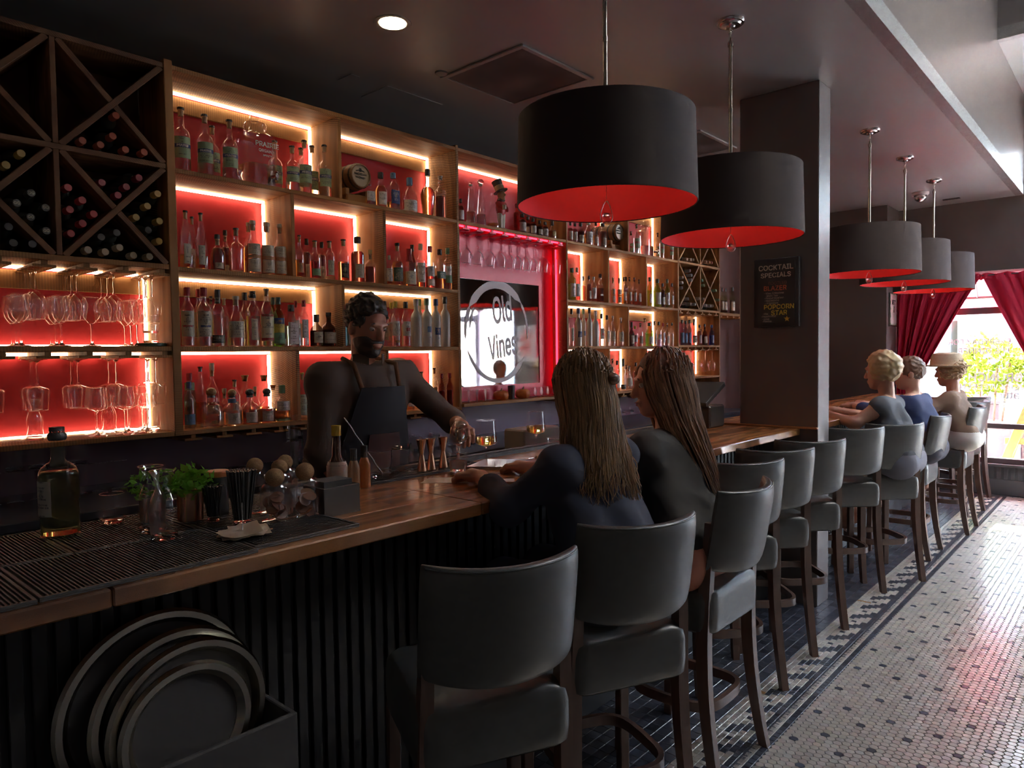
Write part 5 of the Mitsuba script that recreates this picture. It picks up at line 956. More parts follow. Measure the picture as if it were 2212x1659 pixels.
for k, y in enumerate((3.712, 3.949)):
    t = thing('pumpkin', ('orange ceramic pumpkin left of the black tumbler under the mirror', 'orange ceramic pumpkin right of the black tumbler under the mirror')[k], 'pumpkin'); a = np.linspace(0, 2 * PI, 49)[:-1]
    P_ = [(0, 0), (.03, .001), (.05, .012), (.057, .034), (.052, .056), (.03, .068), (.008, .063)]; m = lathe(P_, 48, cap=False); V = m[0].copy(); an = np.arctan2(V[:, 1], V[:, 0]); q = 1 - .10 * np.abs(np.sin(an * 5)) ** .5 * 0 - .09 * (1 - np.abs(np.sin(an * 5))) ** 2; V[:, :2] *= q[:, None]
    part(t, 'body', mv((V, m[1]), (-3.44, y, Z4 + .019)), 'paint', col=(.62, .16, .03), smooth=True); part(t, 'stalk', cyl((-3.44, y, Z4 + .08), (-3.435, y + .006, Z4 + .105), .006, 8, .004), 'paint', col=(.2, .12, .05))
single('tumbler', mv(lathe([(0, 0), (.022, 0), (.027, .10), (.025, .10), (.021, .01), (0, .01)], 20), (-3.45, 3.835, Z4 + .019)), 'gloss', 'black tumbler between the two pumpkins under the mirror', 'tumbler', col=(.015, .015, .018), smooth=40)
# barrels, jars and the figurine from the shelf table
for st, bay, zs, y, x, h, rad, far in EXTRA:
    if st == 'BARREL':
        t = thing('barrel', 'small wooden whiskey barrel with printed round head ' + ('on the top shelf of the right unit' if far else 'on the top shelf of the left unit'), 'barrel')
        yc = y + (.03 if not far else 0); zc = zs + .165; Rr = .068; Rm = roty(PI / 2)
        body = lathe([(Rr * .97, -.17), (Rr * 1.04, -.16), (Rr * 1.12, -.06), (Rr * 1.14, 0), (Rr * 1.12, .06), (Rr * 1.04, .135), (Rr * 1.0, .14), (Rr * .92, .14), (Rr * .92, .128), (0, .128)], 28)
        part(t, 'staves', mv(body, (-3.58, yc, zc), Rm), 'barrelwood', smooth=40); part(t, 'head', mv(lathe([(Rr * .92, .129), (0, .1295)], 28, cap=False), (-3.58, yc, zc), Rm), 'paint', col=(.52, .44, .33))
        for z in (-.12, -.05, .06, .115): part(t, 'hoop', mv(lathe([(Rr * (1.145 - 1.2 * z * z * 4) + .0005, z - .008), (Rr * (1.145 - 1.2 * z * z * 4) + .002, z), (Rr * (1.145 - 1.2 * z * z * 4) + .0005, z + .008)], 28, cap=False), (-3.58, yc, zc), Rm), 'paint', col=(.03, .03, .03))
        for s, z, hh in (('AMERICAN', .004, .012), ('WHISKEY', -.016, .011)): part(t, 'lettering', place(text(s, hh, .0006), (-3.4495, yc, zc + z), (0, 1, 0), (0, 0, 1)), 'blackmatte')
        part(t, 'emblem', mv(join([obox((0, -.03, .026), (0, 0, .034), .001, .006), obox((0, .03, .026), (0, 0, .034), .001, .006), box(-.0005, .0005, -.008, .008, .024, .044)]), (-3.4495, yc, zc)), 'blackmatte')
        part(t, 'cradle', join([box(-3.66, -3.48, yc - .075, yc + .075, zs, zs + .062, .006), box(-3.66, -3.48, yc - .085, yc - .055, zs + .05, zs + .092, .004), box(-3.66, -3.48, yc + .055, yc + .085, zs + .05, zs + .092, .004)]), 'woodY')
    elif st == 'JAR':
        t = thing('drink_jar', ('large clear glass drink jar with white lettering and a tap, among the vodka bottles' if not far else 'large glass drink jar on the top shelf of the right unit'), 'jar'); w = min(rad, .088); hh = .38 if not far else .34
        x_ = -3.515; P_ = [(0, .01), (w * .9, 0), (w * .98, .012), (w * .98, hh * .62), (w * .9, hh * .70), (w * .58, hh * .75), (w * .55, hh * .80), (w * .62, hh * .815)]
        part(t, 'glass', mv(lathe(P_, 32, 5, cap=False), (x_, y, zs)), 'glass', smooth=35); part(t, 'liquid', mv(lathe([(0, .014), (w * .9, .014), (w * .9, hh * .30), (0, hh * .30)], 32, 5, cap=False), (x_, y, zs)), 'liquid', smooth=True, col=(.985, .98, .97))
        part(t, 'lid', mv(lathe([(w * .50, hh * .80), (w * .66, hh * .82), (w * .70, hh * .85), (w * .60, hh * .885), (w * .2, hh * .90), (w * .18, hh * .92), (w * .30, hh * .95), (w * .28, hh * .985), (w * .1, hh), (0, hh)], 28, cap=False), (x_, y, zs)), 'glass', smooth=30)
        if not far:
            for s, z, q in (('PRAIRIE', .53, .024), ('ORGANIC', .455, .015), ('SPIRITS', .40, .009)): part(t, 'lettering', place(text(s, q, .0008), (x_ + w * .99, y + .02, zs + z * hh), (0, 1, 0), (0, 0, 1)), 'paintwhite')
        part(t, 'tap', join([mv(cyl((0, 0, 0), (.05, 0, 0), .010), (x_ + w * .97, y + .045, zs + .05)), mv(cyl((.04, 0, .014), (.04, 0, -.022), .008), (x_ + w * .97, y + .045, zs + .05)), mv(box(.025, .055, -.004, .004, .014, .024, .002), (x_ + w * .97, y + .045, zs + .05))]), 'chrome', smooth=40)
    else:
        t = thing('figurine', 'painted figurine of a gentleman in a tilted top hat and red coat', 'figurine'); o = V3(-3.50, y, zs)
        def fig(f, lo, hi, h_=.005): return mv(nets(f, lo, hi, h_), o)
        part(t, 'base', mv(lathe([(0, 0), (.045, 0), (.047, .006), (.04, .02), (0, .022)], 24), o), 'paint', col=(.16, .09, .05), smooth=40)
        part(t, 'legs', fig(lambda p: smin(cone(p, (0, -.014, .02), (0, -.016, .12), .016, .02), cone(p, (0, .014, .02), (0, .016, .12), .016, .02), .01), (-.05, -.06, 0), (.05, .06, .16)), 'paint', col=(.5, .44, .34), smooth=True)
        part(t, 'coat', fig(lambda p: smin(smin(ell(p, (-.004, 0, .165), (.034, .04, .065)), cone(p, (.0, .04, .2), (.035, .03, .15), .014, .011), .012), cone(p, (0, -.04, .2), (.04, -.02, .16), .014, .011), .012), (-.07, -.08, .08), (.08, .08, .25)), 'paint', col=(.34, .03, .03), smooth=True)
        part(t, 'head', fig(lambda p: smin(smin(ell(p, (.004, 0, .262), (.030, .027, .036)), ell(p, (.036, .002, .258), (.012, .008, .009)), .012), ell(p, (.02, 0, .232), (.018, .018, .014)), .01), (-.05, -.05, .2), (.07, .05, .32), .004), 'paint', col=(.45, .27, .16), smooth=True)
        part(t, 'scarf', mv(lathe([(.022, .212), (.03, .222), (.024, .236)], 18, cap=False), o), 'paint', col=(.03, .02, .02))
        Rt = roty(-.30) @ rotx(.22)
        part(t, 'hat', mv(join([lathe([(0, 0), (.054, 0), (.055, .004), (.035, .006), (.034, .02)], 28), lathe([(.034, .045), (.038, .085), (0, .086)], 28)]), o + V3(-.002, 0, .285), Rt), 'paint', col=(.035, .03, .028), smooth=40); part(t, 'hat_band', mv(lathe([(.0345, .006), (.0352, .047)], 28, cap=False), o + V3(-.002, 0, .285), Rt), 'paint', col=(.45, .36, .22), smooth=True)
        part(t, 'cup', mv(lathe([(0, 0), (.014, 0), (.016, .03), (0, .03)], 14), o + V3(.05, -.02, .15)), 'paint', col=(.6, .55, .45))
# glasses hanging below the shelves and stacked on the back counter
for k in range(12):
    y = 1.50 + 1.7 * k / 11 + .07
    if k < 11: glassware('martini' if k < 5 else 'margarita', -3.46, y - .07, Z4 - TH - .032, ('martini' if k < 5 else 'cocktail') + ' glass hanging under the left shelf unit above the back counter', 'cocktail glass', 'hanging ' + ('martini' if k < 5 else 'cocktail') + ' glasses under the left unit', inv=True)
for k in range(8): glassware('margarita', -3.46, 4.52 + 1.63 / 11 * (k + 1), Z4 + .015 - TH - .032, 'cocktail glass hanging under the right shelf unit', 'cocktail glass', 'hanging glasses under the right unit', inv=True)
for k in range(6):
    glassware('wine', -3.46, 6.28 + .154 * k, Z3 + .018 - TH - .032, 'wine glass hanging under the right wine rack', 'wine glass', 'hanging glasses under the right rack', inv=True)
for k in range(8):
    for lvl in range(2 if 1 < k < 6 else 1): glassware('highball', -3.42, .62 + .078 * k, .966 + .142 * lvl, 'ribbed highball glass stacked on the back counter at the left', 'glass', 'highball glasses on the back counter at the left')
for k in range(9):
    for lvl in range(2): glassware('highball', -3.40 - .08 * (k % 2), 2.02 + .075 * k, .966 + .142 * lvl, 'ribbed highball glass stacked on the back counter left of the bartender', 'glass', 'highball glasses left of the bartender')
for k in range(7): glassware('tumbler', -3.38 - .08 * (k % 2), 2.86 + .078 * k, .966, 'rocks glass on the back counter behind the bartender', 'glass', 'rocks glasses behind the bartender')
# ring and lettering on the mirror
mx = NX - .0045
def on_mirror(u, v): return np.stack([np.full_like(u, mx), u, v], -1)
def ring_part(a0, a1, w0, w1, seed, ry=.335, rz=.36, cy=3.80, cz=1.72):
    a = np.linspace(a0, a1, 60) * PI / 180; t_ = np.linspace(0, 1, 60); w = (w0 + (w1 - w0) * t_) * (1 - .25 * meshkit.noise(np.stack([a * 6, a * 0, a * 0 + seed], 1), seed)) * np.minimum(1, np.minimum(t_, 1 - t_) * 9) + .001
    P0 = np.stack([cy + (ry - w) * np.cos(a), cz + (rz - w) * np.sin(a)], 1); P1 = np.stack([cy + (ry + w * .4) * np.cos(a), cz + (rz + w * .4) * np.sin(a)], 1)
    V = np.vstack([on_mirror(P0[:, 0], P0[:, 1]), on_mirror(P1[:, 0], P1[:, 1])]); i = np.arange(59); return shell((V, tri(np.stack([i, i + 1, i + 61, i + 60], 1))), .001)
part(M, 'painted_ring', join([ring_part(38, 152, .045, .05, 1), ring_part(150, 188, .03, .012, 2), ring_part(148, 176, .02, .008, 3, .29, .33), ring_part(200, 330, .02, .035, 4), ring_part(-8, 40, .008, .02, 5)]), 'mirrorpaint', 'pale broken ring painted on the mirror')
def narrow(s, h, wx): V, F = text(s, h, .0008, True); return V * [wx, 1, 1], F
sl = .18
for s, z, h, y in (('Old', 1.80, .185, 3.86), ('Vines', 1.545, .165, 3.86)): part(M, 'lettering', place(narrow(s, h, .52), (mx, y, z), (0, math.cos(sl), math.sin(sl)), (0, -.10, .995)), 'mirrorpaint')
# ---------------- things on the bar ----------------
BZ = BAR_Z; MZ = BAR_Z + .010
def at_(m, x, y, z=MZ): return mv(m, (x, y, z))
ST_['herobottle'] = ('round', 0, (.86, .92, .70), (.95, .88, .50), .60, ('blackstop', 9), [(0, .20, .52, 34)], None, '')
bottle('herobottle', -2.126, .579, MZ, .285, .047, 'tall pale yellow spirit bottle with black stopper at the left of the bar', hero=-1.25)
glassware('stemless', -2.16, .717, MZ, 'stemless glass with purple dregs beside the tall yellow bottle', 'glass')
glassware('carafe', -1.87, .74, MZ, 'small clear carafe nearest the camera on the bar mats', 'carafe'); glassware('carafe', -1.974, .752, MZ, 'small clear carafe behind the nearest one', 'carafe')
for x, y, r, h, m, l, sd in ((-2.105, .80, .03, .082, 'copper', 'smooth copper mug holding cilantro', 1), (-2.035, .88, .034, .080, 'copper', 'hammered copper mug holding mint leaves', 2)):
    t = thing('mug', l, 'mug'); part(t, 'cup', at_(lathe([(0, 0), (r, 0), (r * 1.03, h), (r * .95, h), (r * .92, .006), (0, .006)], 28), x, y), m, smooth=35)
    a = np.linspace(-1.2, 1.2, 12); part(t, 'handle', at_(tube(np.stack([-r - .022 * np.cos(a) * .9 + .005, a * 0, h * .5 + .03 * np.sin(a)], 1), .003, 6), x, y), m, smooth=True)
    single('herb', leaves(170, (x, y, MZ + h + .025), (.065, .065, .045), .030 if sd == 2 else .02, sd + 40), 'leafin', ('bunch of fresh green cilantro in the smooth copper mug', 'bunch of fresh mint in the hammered copper mug')[sd - 1], 'herbs')
def straws(x, y, r, h, sh, n, l, gl):
    glassware('highball', x, y, MZ, gl, 'glass', s=h / .14)
    ms = []
    for k in range(n):
        a = k * 2.4; q = r * .75 * math.sqrt((k + .5) / n); ms.append(cyl((x + q * .8 * math.cos(a), y + q * .8 * math.sin(a), MZ + .014), (x + q * 1.5 * math.cos(a), y + q * 1.5 * math.sin(a), MZ + sh), .0028, 6))
    single('straws', join(ms), 'blackplastic', l, 'straws', kind=None)
straws(-1.863, .947, .036, .10, .150, 60, 'dense bunch of tall black straws in the fluted glass', 'fluted glass holding the tall black straws'); straws(-1.965, .915, .028, .085, .10, 36, 'short black straws in the small glass', 'small glass of short black straws')
t = thing('container', 'dark container with an orange lid behind the straws', 'container')
part(t, 'lid', at_(lathe([(0, .112), (.031, .112), (.033, .116), (.033, .126), (.03, .129), (0, .129)], 28), -2.04, .965), 'paint', 'orange lid', col=(.72, .22, .08), smooth=40); part(t, 'body', at_(lathe([(0, 0), (.028, 0), (.030, .112), (0, .112)], 24), -2.04, .965), 'blackplastic', smooth=40)
for i, (x, y, r, h, l) in enumerate(((-1.831, 1.03, .040, .105, 'cork ball jar of dried orange slices nearest the receipts'), (-1.814, 1.116, .040, .112, 'cork ball jar of dried citrus beside the black caddy'), (-1.96, 1.04, .036, .125, 'cork ball jar standing behind the left jar'), (-1.90, 1.085, .036, .12, 'cork ball jar between the front jars and the straws'), (-1.98, 1.15, .036, .12, 'cork ball jar at the back, right one'))):
    t = thing('jar', l, 'jar'); part(t, 'glass', at_(lathe([(0, .002), (r * .95, 0), (r, .006), (r, h * .78), (r * .9, h * .92), (r * .72, h)], 28, cap=False), x, y), 'glass', smooth=35); part(t, 'cork', at_(ball((0, 0, h + .016), r * .66, 3), x, y), 'corkm', smooth=True)
    if i < 2:
        g = np.random.default_rng(i)
        for k in range(8):
            s = single('orange_slice', mv(join([lathe([(.0, 0), (.0195, 0), (.0195, .003), (0, .003)], 18)]), (x + g.uniform(-.013, .013), y + g.uniform(-.013, .013), MZ + .012 + .0075 * k), rotx(g.uniform(-1, 1)) @ roty(g.uniform(.3, 1.2))), 'paint', 'dried orange slice in the ' + ('left' if i == 0 else 'right') + ' cork ball jar', 'orange slice', 'dried slices in the ' + ('left' if i == 0 else 'right') + ' jar', col=(.10, .035, .015)); part(s, 'rind', mv(tube([(.0195 * math.cos(a), .0195 * math.sin(a), .0015) for a in np.linspace(0, 2 * PI, 19)[:-1]], .0022, 5, close=True), (0, 0, 0)) if False else mv(lathe([(.010, .0032), (.0195, .0032)], 18, cap=False), (x, y, MZ + .012 + .0075 * k), rotx(.4)), 'paint', col=(.55, .26, .08)) if k == 0 else None
t = thing('napkin_caddy', 'black box caddy with napkins on the bar right of the jars', 'caddy'); part(t, 'box', join([box(-1.89, -1.78, 1.155, 1.163, BZ, BZ + .085, .002), box(-1.89, -1.78, 1.275, 1.283, BZ, BZ + .085, .002), box(-1.89, -1.882, 1.155, 1.283, BZ, BZ + .085, .002), box(-1.788, -1.78, 1.155, 1.283, BZ, BZ + .085, .002), box(-1.89, -1.78, 1.155, 1.283, BZ, BZ + .006)]), 'blackplastic'); part(t, 'napkins', box(-1.872, -1.80, 1.17, 1.268, BZ + .006, BZ + .10), 'blackmatte')
single('folded_cloth', at_(lathe([(0, -.10), (.025, -.10), (.025, .10), (0, .10)], 20), -2.0, 1.22, BZ + .03), 'paint', 'grey rolled cloth behind the black caddy', 'cloth', col=(.12, .12, .115), smooth=40) if False else single('folded_cloth', mv(lathe([(0, -.09), (.026, -.09), (.026, .09), (0, .09)], 20), (-2.02, 1.27, BZ + .027), rotx(PI / 2)), 'paint', 'grey rolled cloth behind the black caddy', 'cloth', col=(.12, .12, .115), smooth=40)
t = thing('bottle', 'bitters bottle with yellow cap and white paper wrap', 'bottle'); part(t, 'glass', at_(lathe([(0, 0), (.034, 0), (.034, .10), (.016, .13), (.014, .2), (0, .2)], 24), -2.069, 1.398, BZ), 'gloss', col=(.03, .012, .008), smooth=40); part(t, 'wrap', at_(lathe([(.0345, .004), (.0355, .095), (.03, .112)], 24, cap=False), -2.069, 1.398, BZ), 'paint', col=(.62, .52, .42), smooth=True); part(t, 'cap', at_(lathe([(.016, .20), (.0165, .235), (0, .236)], 20), -2.069, 1.398, BZ), 'gloss', col=(.80, .50, .03), smooth=40)
for x, y, c, h, l in ((-2.08, 1.475, (.35, .2, .1), .145, 'small clear bitters bottle with black cap'), (-2.093, 1.53, (.60, .20, .06), .15, 'small bitters bottle with orange label')):
    t = thing('bottle', l, 'bottle'); part(t, 'body', at_(lathe([(0, 0), (.021, 0), (.021, h * .55), (.010, h * .75), (.010, h * .8), (0, h * .8)], 20), x, y, BZ), 'gloss', col=c, smooth=40); part(t, 'cap', at_(lathe([(.0125, h * .72), (.0125, h), (0, h)], 16), x, y, BZ), 'blackplastic', smooth=40)
glassware('tumbler', -2.171, 1.66, MZ, 'ribbed mixing glass standing upright with a bar spoon', 'glass', s=1.2); glassware('tumbler', -2.177, 1.775, MZ + .11, 'ribbed mixing glass turned upside down on the mat', 'glass', inv=True, s=1.28)
single('bar_spoon', tube(np.linspace(V3(-2.165, 1.665, MZ + .012), V3(-2.21, 1.53, MZ + .235), 24) + np.stack([np.sin(np.arange(24)) * .0012, np.cos(np.arange(24)) * .0012, np.zeros(24)], 1), .003, 6), 'steel', 'long twisted steel bar spoon leaning in the mixing glass', 'spoon', smooth=True)
for i, y in enumerate((1.854, 1.903, 1.97)): single('jigger', at_(lathe([(0, .004), (.020, 0), (.020, .002), (.009, .064), (.009, .068), (.019, .122), (.0205, .125), (.017, .125), (.007, .07), (0, .07)], 24), -2.156, y), 'copper', f'tall copper jigger, {ORD[i]} from the left of three', 'jigger', smooth=35)
def poured(kind, x, y, l, r0, z0, r1, z1, col, rm): 
    t = glassware(kind, x, y, BZ, l, 'glass'); part(t, 'drink', at_(lathe([(0, z0), (r0, z0)] + rm + [(r1, z1), (0, z1)], 24, cap=False), x, y, BZ), 'liquid', smooth=True, col=col); return t
poured('tumbler', -2.032, 1.936, 'rocks glass being filled by the bartender', .031, .012, .034, .052, (.97, .97, .96), [])
poured('bordeaux', -1.926, 1.989, 'glass of white wine on the bar in front of the bartender', .012, .1145, .041, .150, (.96, .80, .36), [(.036, .1225), (.0425, .1305)]); poured('bordeaux', -2.042, 2.432, 'glass of white wine farther along the bar by the blonde woman', .012, .1145, .041, .150, (.96, .80, .36), [(.036, .1225), (.0425, .1305)])
glassware('tumbler', -2.029, 2.55, BZ, 'water glass half hidden behind the blonde hair', 'glass')
def sheetq(n, P, h, b, l, c, **k): P = np.array(P, float); return single(n, (np.vstack([np.c_[P, np.full(4, BZ + .0005)], np.c_[P, np.full(4, BZ + h)]]), tri([[3, 2, 1, 0], [4, 5, 6, 7], [0, 1, 5, 4], [1, 2, 6, 5], [2, 3, 7, 6], [3, 0, 4, 7]])), b, l, c, **k)
sheetq('menu_sheet', [(-1.99, 1.70), (-1.80, 1.86), (-1.85, 1.98), (-2.05, 1.80)], .0012, 'paint', 'cream paper menu lying flat on the bar', 'paper', col=(.62, .48, .32)); sheetq('coaster', [(-2.0, 1.90), (-1.93, 1.97), (-1.99, 2.03), (-2.07, 1.96)], .002, 'blackmatte', 'black napkin coaster beside the rocks glass', 'coaster'); sheetq('phone', [(-1.80, 1.80), (-1.70, 1.90), (-1.745, 1.95), (-1.85, 1.85)], .010, 'paint', 'phone in a tan glittery case on the bar edge', 'phone', col=(.42, .30, .20)); sheetq('menu_folder', [(-2.07, 2.02), (-1.88, 2.16), (-1.96, 2.36), (-2.16, 2.22)], .014, 'gloss', 'brown leather menu folder on the bar', 'menu', col=(.20, .12, .10))
t = thing('receipt_spike', 'cream paper receipts stacked on a metal spike on the bar mat', 'receipts'); part(t, 'spike', cyl((-1.74, .885, MZ), (-1.74, .885, MZ + .085), .0012, 6), 'steel')
for k in range(5): part(t, 'receipt', mv(shell(grid(lambda u, v: np.stack([(u - .5) * .075, (v - .5) * .12, .006 * np.sin(u * 3 + k) + .004 * v], 1), 8, 8), .0006), (-1.735, .888, MZ + .004 + .003 * k), rotz(.5 * k - .8)), 'paint', col=(.72, .60, .42))
t = thing('register', 'black till terminal at the far end of the bar by the pillar', 'till'); part(t, 'base', box(-2.2, -2.0, 4.05, 4.25, BZ, BZ + .14, .01), 'blackplastic'); part(t, 'screen', obox((-2.1, 3.98, BZ + .15), (-2.1, 4.24, BZ + .27), .22, .03, .004), 'blackplastic')
single('vent_unit', box(-2.95, -2.78, 3.2, 3.55, .70, 1.10, .01), 'paint', 'beige vented machine behind the bar', 'machine', col=(.35, .32, .27))
for k, (r, x, y, z) in enumerate(((.225, -1.745, .665, .73), (.20, -1.715, .70, .71), (.19, -1.685, .715, .695), (.155, -1.655, .695, .69))): 
    t = thing('serving_tray', f'round black tray with a metal rim in the front rack, {("largest at the back", "second from the back", "third from the back", "smallest in front")[k]}', 'tray'); Rm = roty(PI / 2); part(t, 'rim', mv(lathe([(r - .034, -.004), (r - .02, .012), (r - .006, .012), (r, .002), (r - .004, -.008), (r - .034, -.006), (r - .034, -.004)], 64, cap=False), (x, y, z), Rm), 'trayrim', smooth=40); part(t, 'base', mv(lathe([(r - .033, -.006), (0, -.0055)], 48, cap=False), (x, y, z), Rm), 'blackmatte')
single('tray_rack', join([box(-1.62, -1.605, .45, .95, .16, .645, .004), box(-1.78, -1.605, .45, .465, .16, .645, .003), box(-1.78, -1.605, .935, .95, .16, .645, .003), box(-1.78, -1.605, .45, .95, .15, .165)]), 'blackmatte', 'black bin on the bar front holding round trays', 'rack')
cb = thing('chalkboard', 'black framed chalkboard listing cocktail specials on the pillar', 'chalkboard'); part(cb, 'frame', box(-1.852, -1.571, 4.350, 4.374, 1.703, 2.127, .004), 'blackmatte'); part(cb, 'slate', box(-1.828, -1.595, 4.346, 4.351, 1.727, 2.103), 'blackplastic')
for s, h, x, z, c in (('COCKTAIL', .030, -1.712, 2.055, (.65, .6, .52)), ('SPECIALS', .028, -1.712, 2.010, (.65, .6, .52)), ('BOOTLEG', .018, -1.70, 1.965, (.16, .07, .05)), ('BLAZER', .028, -1.715, 1.930, (.60, .16, .06)), ('-Wray & Nephew', .011, -1.722, 1.908, (.45, .42, .38)), ('-Black Tea', .011, -1.738, 1.893, (.45, .42, .38)), ('-Peanut Bourbon', .011, -1.722, 1.878, (.45, .42, .38)), ('-Maraschino', .011, -1.735, 1.863, (.45, .42, .38)), ('-Angostura', .011, -1.737, 1.848, (.45, .42, .38)), ('POPCORN', .028, -1.692, 1.815, (.75, .58, .08)), ('STAR', .028, -1.690, 1.778, (.75, .58, .08)), ('-Gin', .011, -1.775, 1.782, (.45, .42, .38)), ('-Passionfruit', .011, -1.755, 1.766, (.45, .42, .38)), ('-Lime', .011, -1.772, 1.750, (.45, .42, .38)), ('-Pandan', .011, -1.766, 1.736, (.45, .42, .38))):
    part(cb, 'lettering', place(text(s, h, .0008), (x, 4.3455, z), (1, 0, 0), (0, 0, 1)), 'matte', col=c)
a = np.arange(10) * PI / 5 + PI / 2; rr_ = np.where(np.arange(10) % 2, .0085, .02); part(cb, 'star', (np.vstack([np.stack([-1.642 + rr_ * np.cos(a), np.full(10, 4.3452), 1.752 + rr_ * np.sin(a)], 1), [[-1.642, 4.3445, 1.752]]]), np.stack([np.arange(10), (np.arange(10) + 1) % 10, np.full(10, 10)], 1)), 'matte', col=(.75, .58, .08))
for i, y in enumerate((5.35, 5.75)): single('plate', mv(lathe([(0, .004), (.07, .006), (.12, .018), (.118, .02), (.07, .009), (0, .009)], 28), (-1.80, y, BZ)), 'gloss', ('dinner plate with food in front of the short haired woman', 'dinner plate with food under the reaching hands')[i], 'plate', col=(.5, .47, .42), smooth=40)
# ---------------- people ----------------
SK, LP = np.array([.50, .25, .16]), np.array([.42, .14, .11])
def head_fn(c, R, beard=False):
    L_ = lambda v: c + R @ V3(*v)
    def f(p):
        q = (p - c) @ R
        d = ell(q, (-.012, 0, .025), (.098, .076, .098)); d = smin(d, ell(q, (.025, 0, -.045), (.066, .058, .074)), .035); d = smin(d, ell(q, (.062, 0, -.092), (.026, .030, .022)), .03)
        d = smin(d, cone(q, (.088, 0, .018), (.108, 0, -.026), .008, .013), .012); d = smin(d, cone(q, (.086, -.032, .030), (.086, .032, .030), .009, .009), .015)
        for s in (-1, 1):
            d = np.maximum(d, -(np.linalg.norm((q - V3(.098, s * .031, .010)) * [1, .8, 1.2], axis=1) - .014)); d = smin(d, ell(q, (-.005, s * .077, -.01), (.018, .009, .030)), .008)
        d = smin(d, ell(q, (.090, 0, -.058), (.012, .026, .007)), .006); d = smin(d, ell(q, (.088, 0, -.069), (.012, .022, .007)), .006); return d
    return f, L_
def frame(yaw, pitch=0, roll=0): return rotz(yaw) @ roty(pitch) @ rotx(roll)
def hand(w, d, up, s=1.0):
    """palm and five bent fingers from the wrist along d"""
    d = V3(*d); d /= np.linalg.norm(d); u = V3(*up); sd = np.cross(u, d); sd /= np.linalg.norm(sd); u = np.cross(d, sd); fs = [(w, w + d * .05, .024, .026)]; B_ = w + d * .085
    for k in range(4): o = B_ + sd * (-.030 + .020 * k); l = (.036, .042, .039, .030)[k]; fs += [(w + d * .045 + sd * (-.018 + .012 * k), o, .014, .0105), (o, o + d * l * .8 - u * l * .6, .0102, .0095), (o + d * l * .8 - u * l * .6, o + d * l * .9 - u * l * 1.5, .0095, .008)]
    t0 = w + d * .03 - sd * .028; fs += [(t0, t0 + d * .03 - sd * .024 - u * .01, .0135, .0115), (t0 + d * .03 - sd * .024 - u * .01, t0 + d * .06 - sd * .022 - u * .025, .0105, .009)]; return fs
def union(parts_, k=.02):
    def f(p):
        d = None
        for a, b, ra, rb in parts_:
            e = cone(p, a, b, ra, rb); d = e if d is None else smin(d, e, k)
        return d
    return f
def bound(parts_, m): A = np.array([x for q in parts_ for x in (q[0], q[1])]); return A.min(0) - m, A.max(0) + m
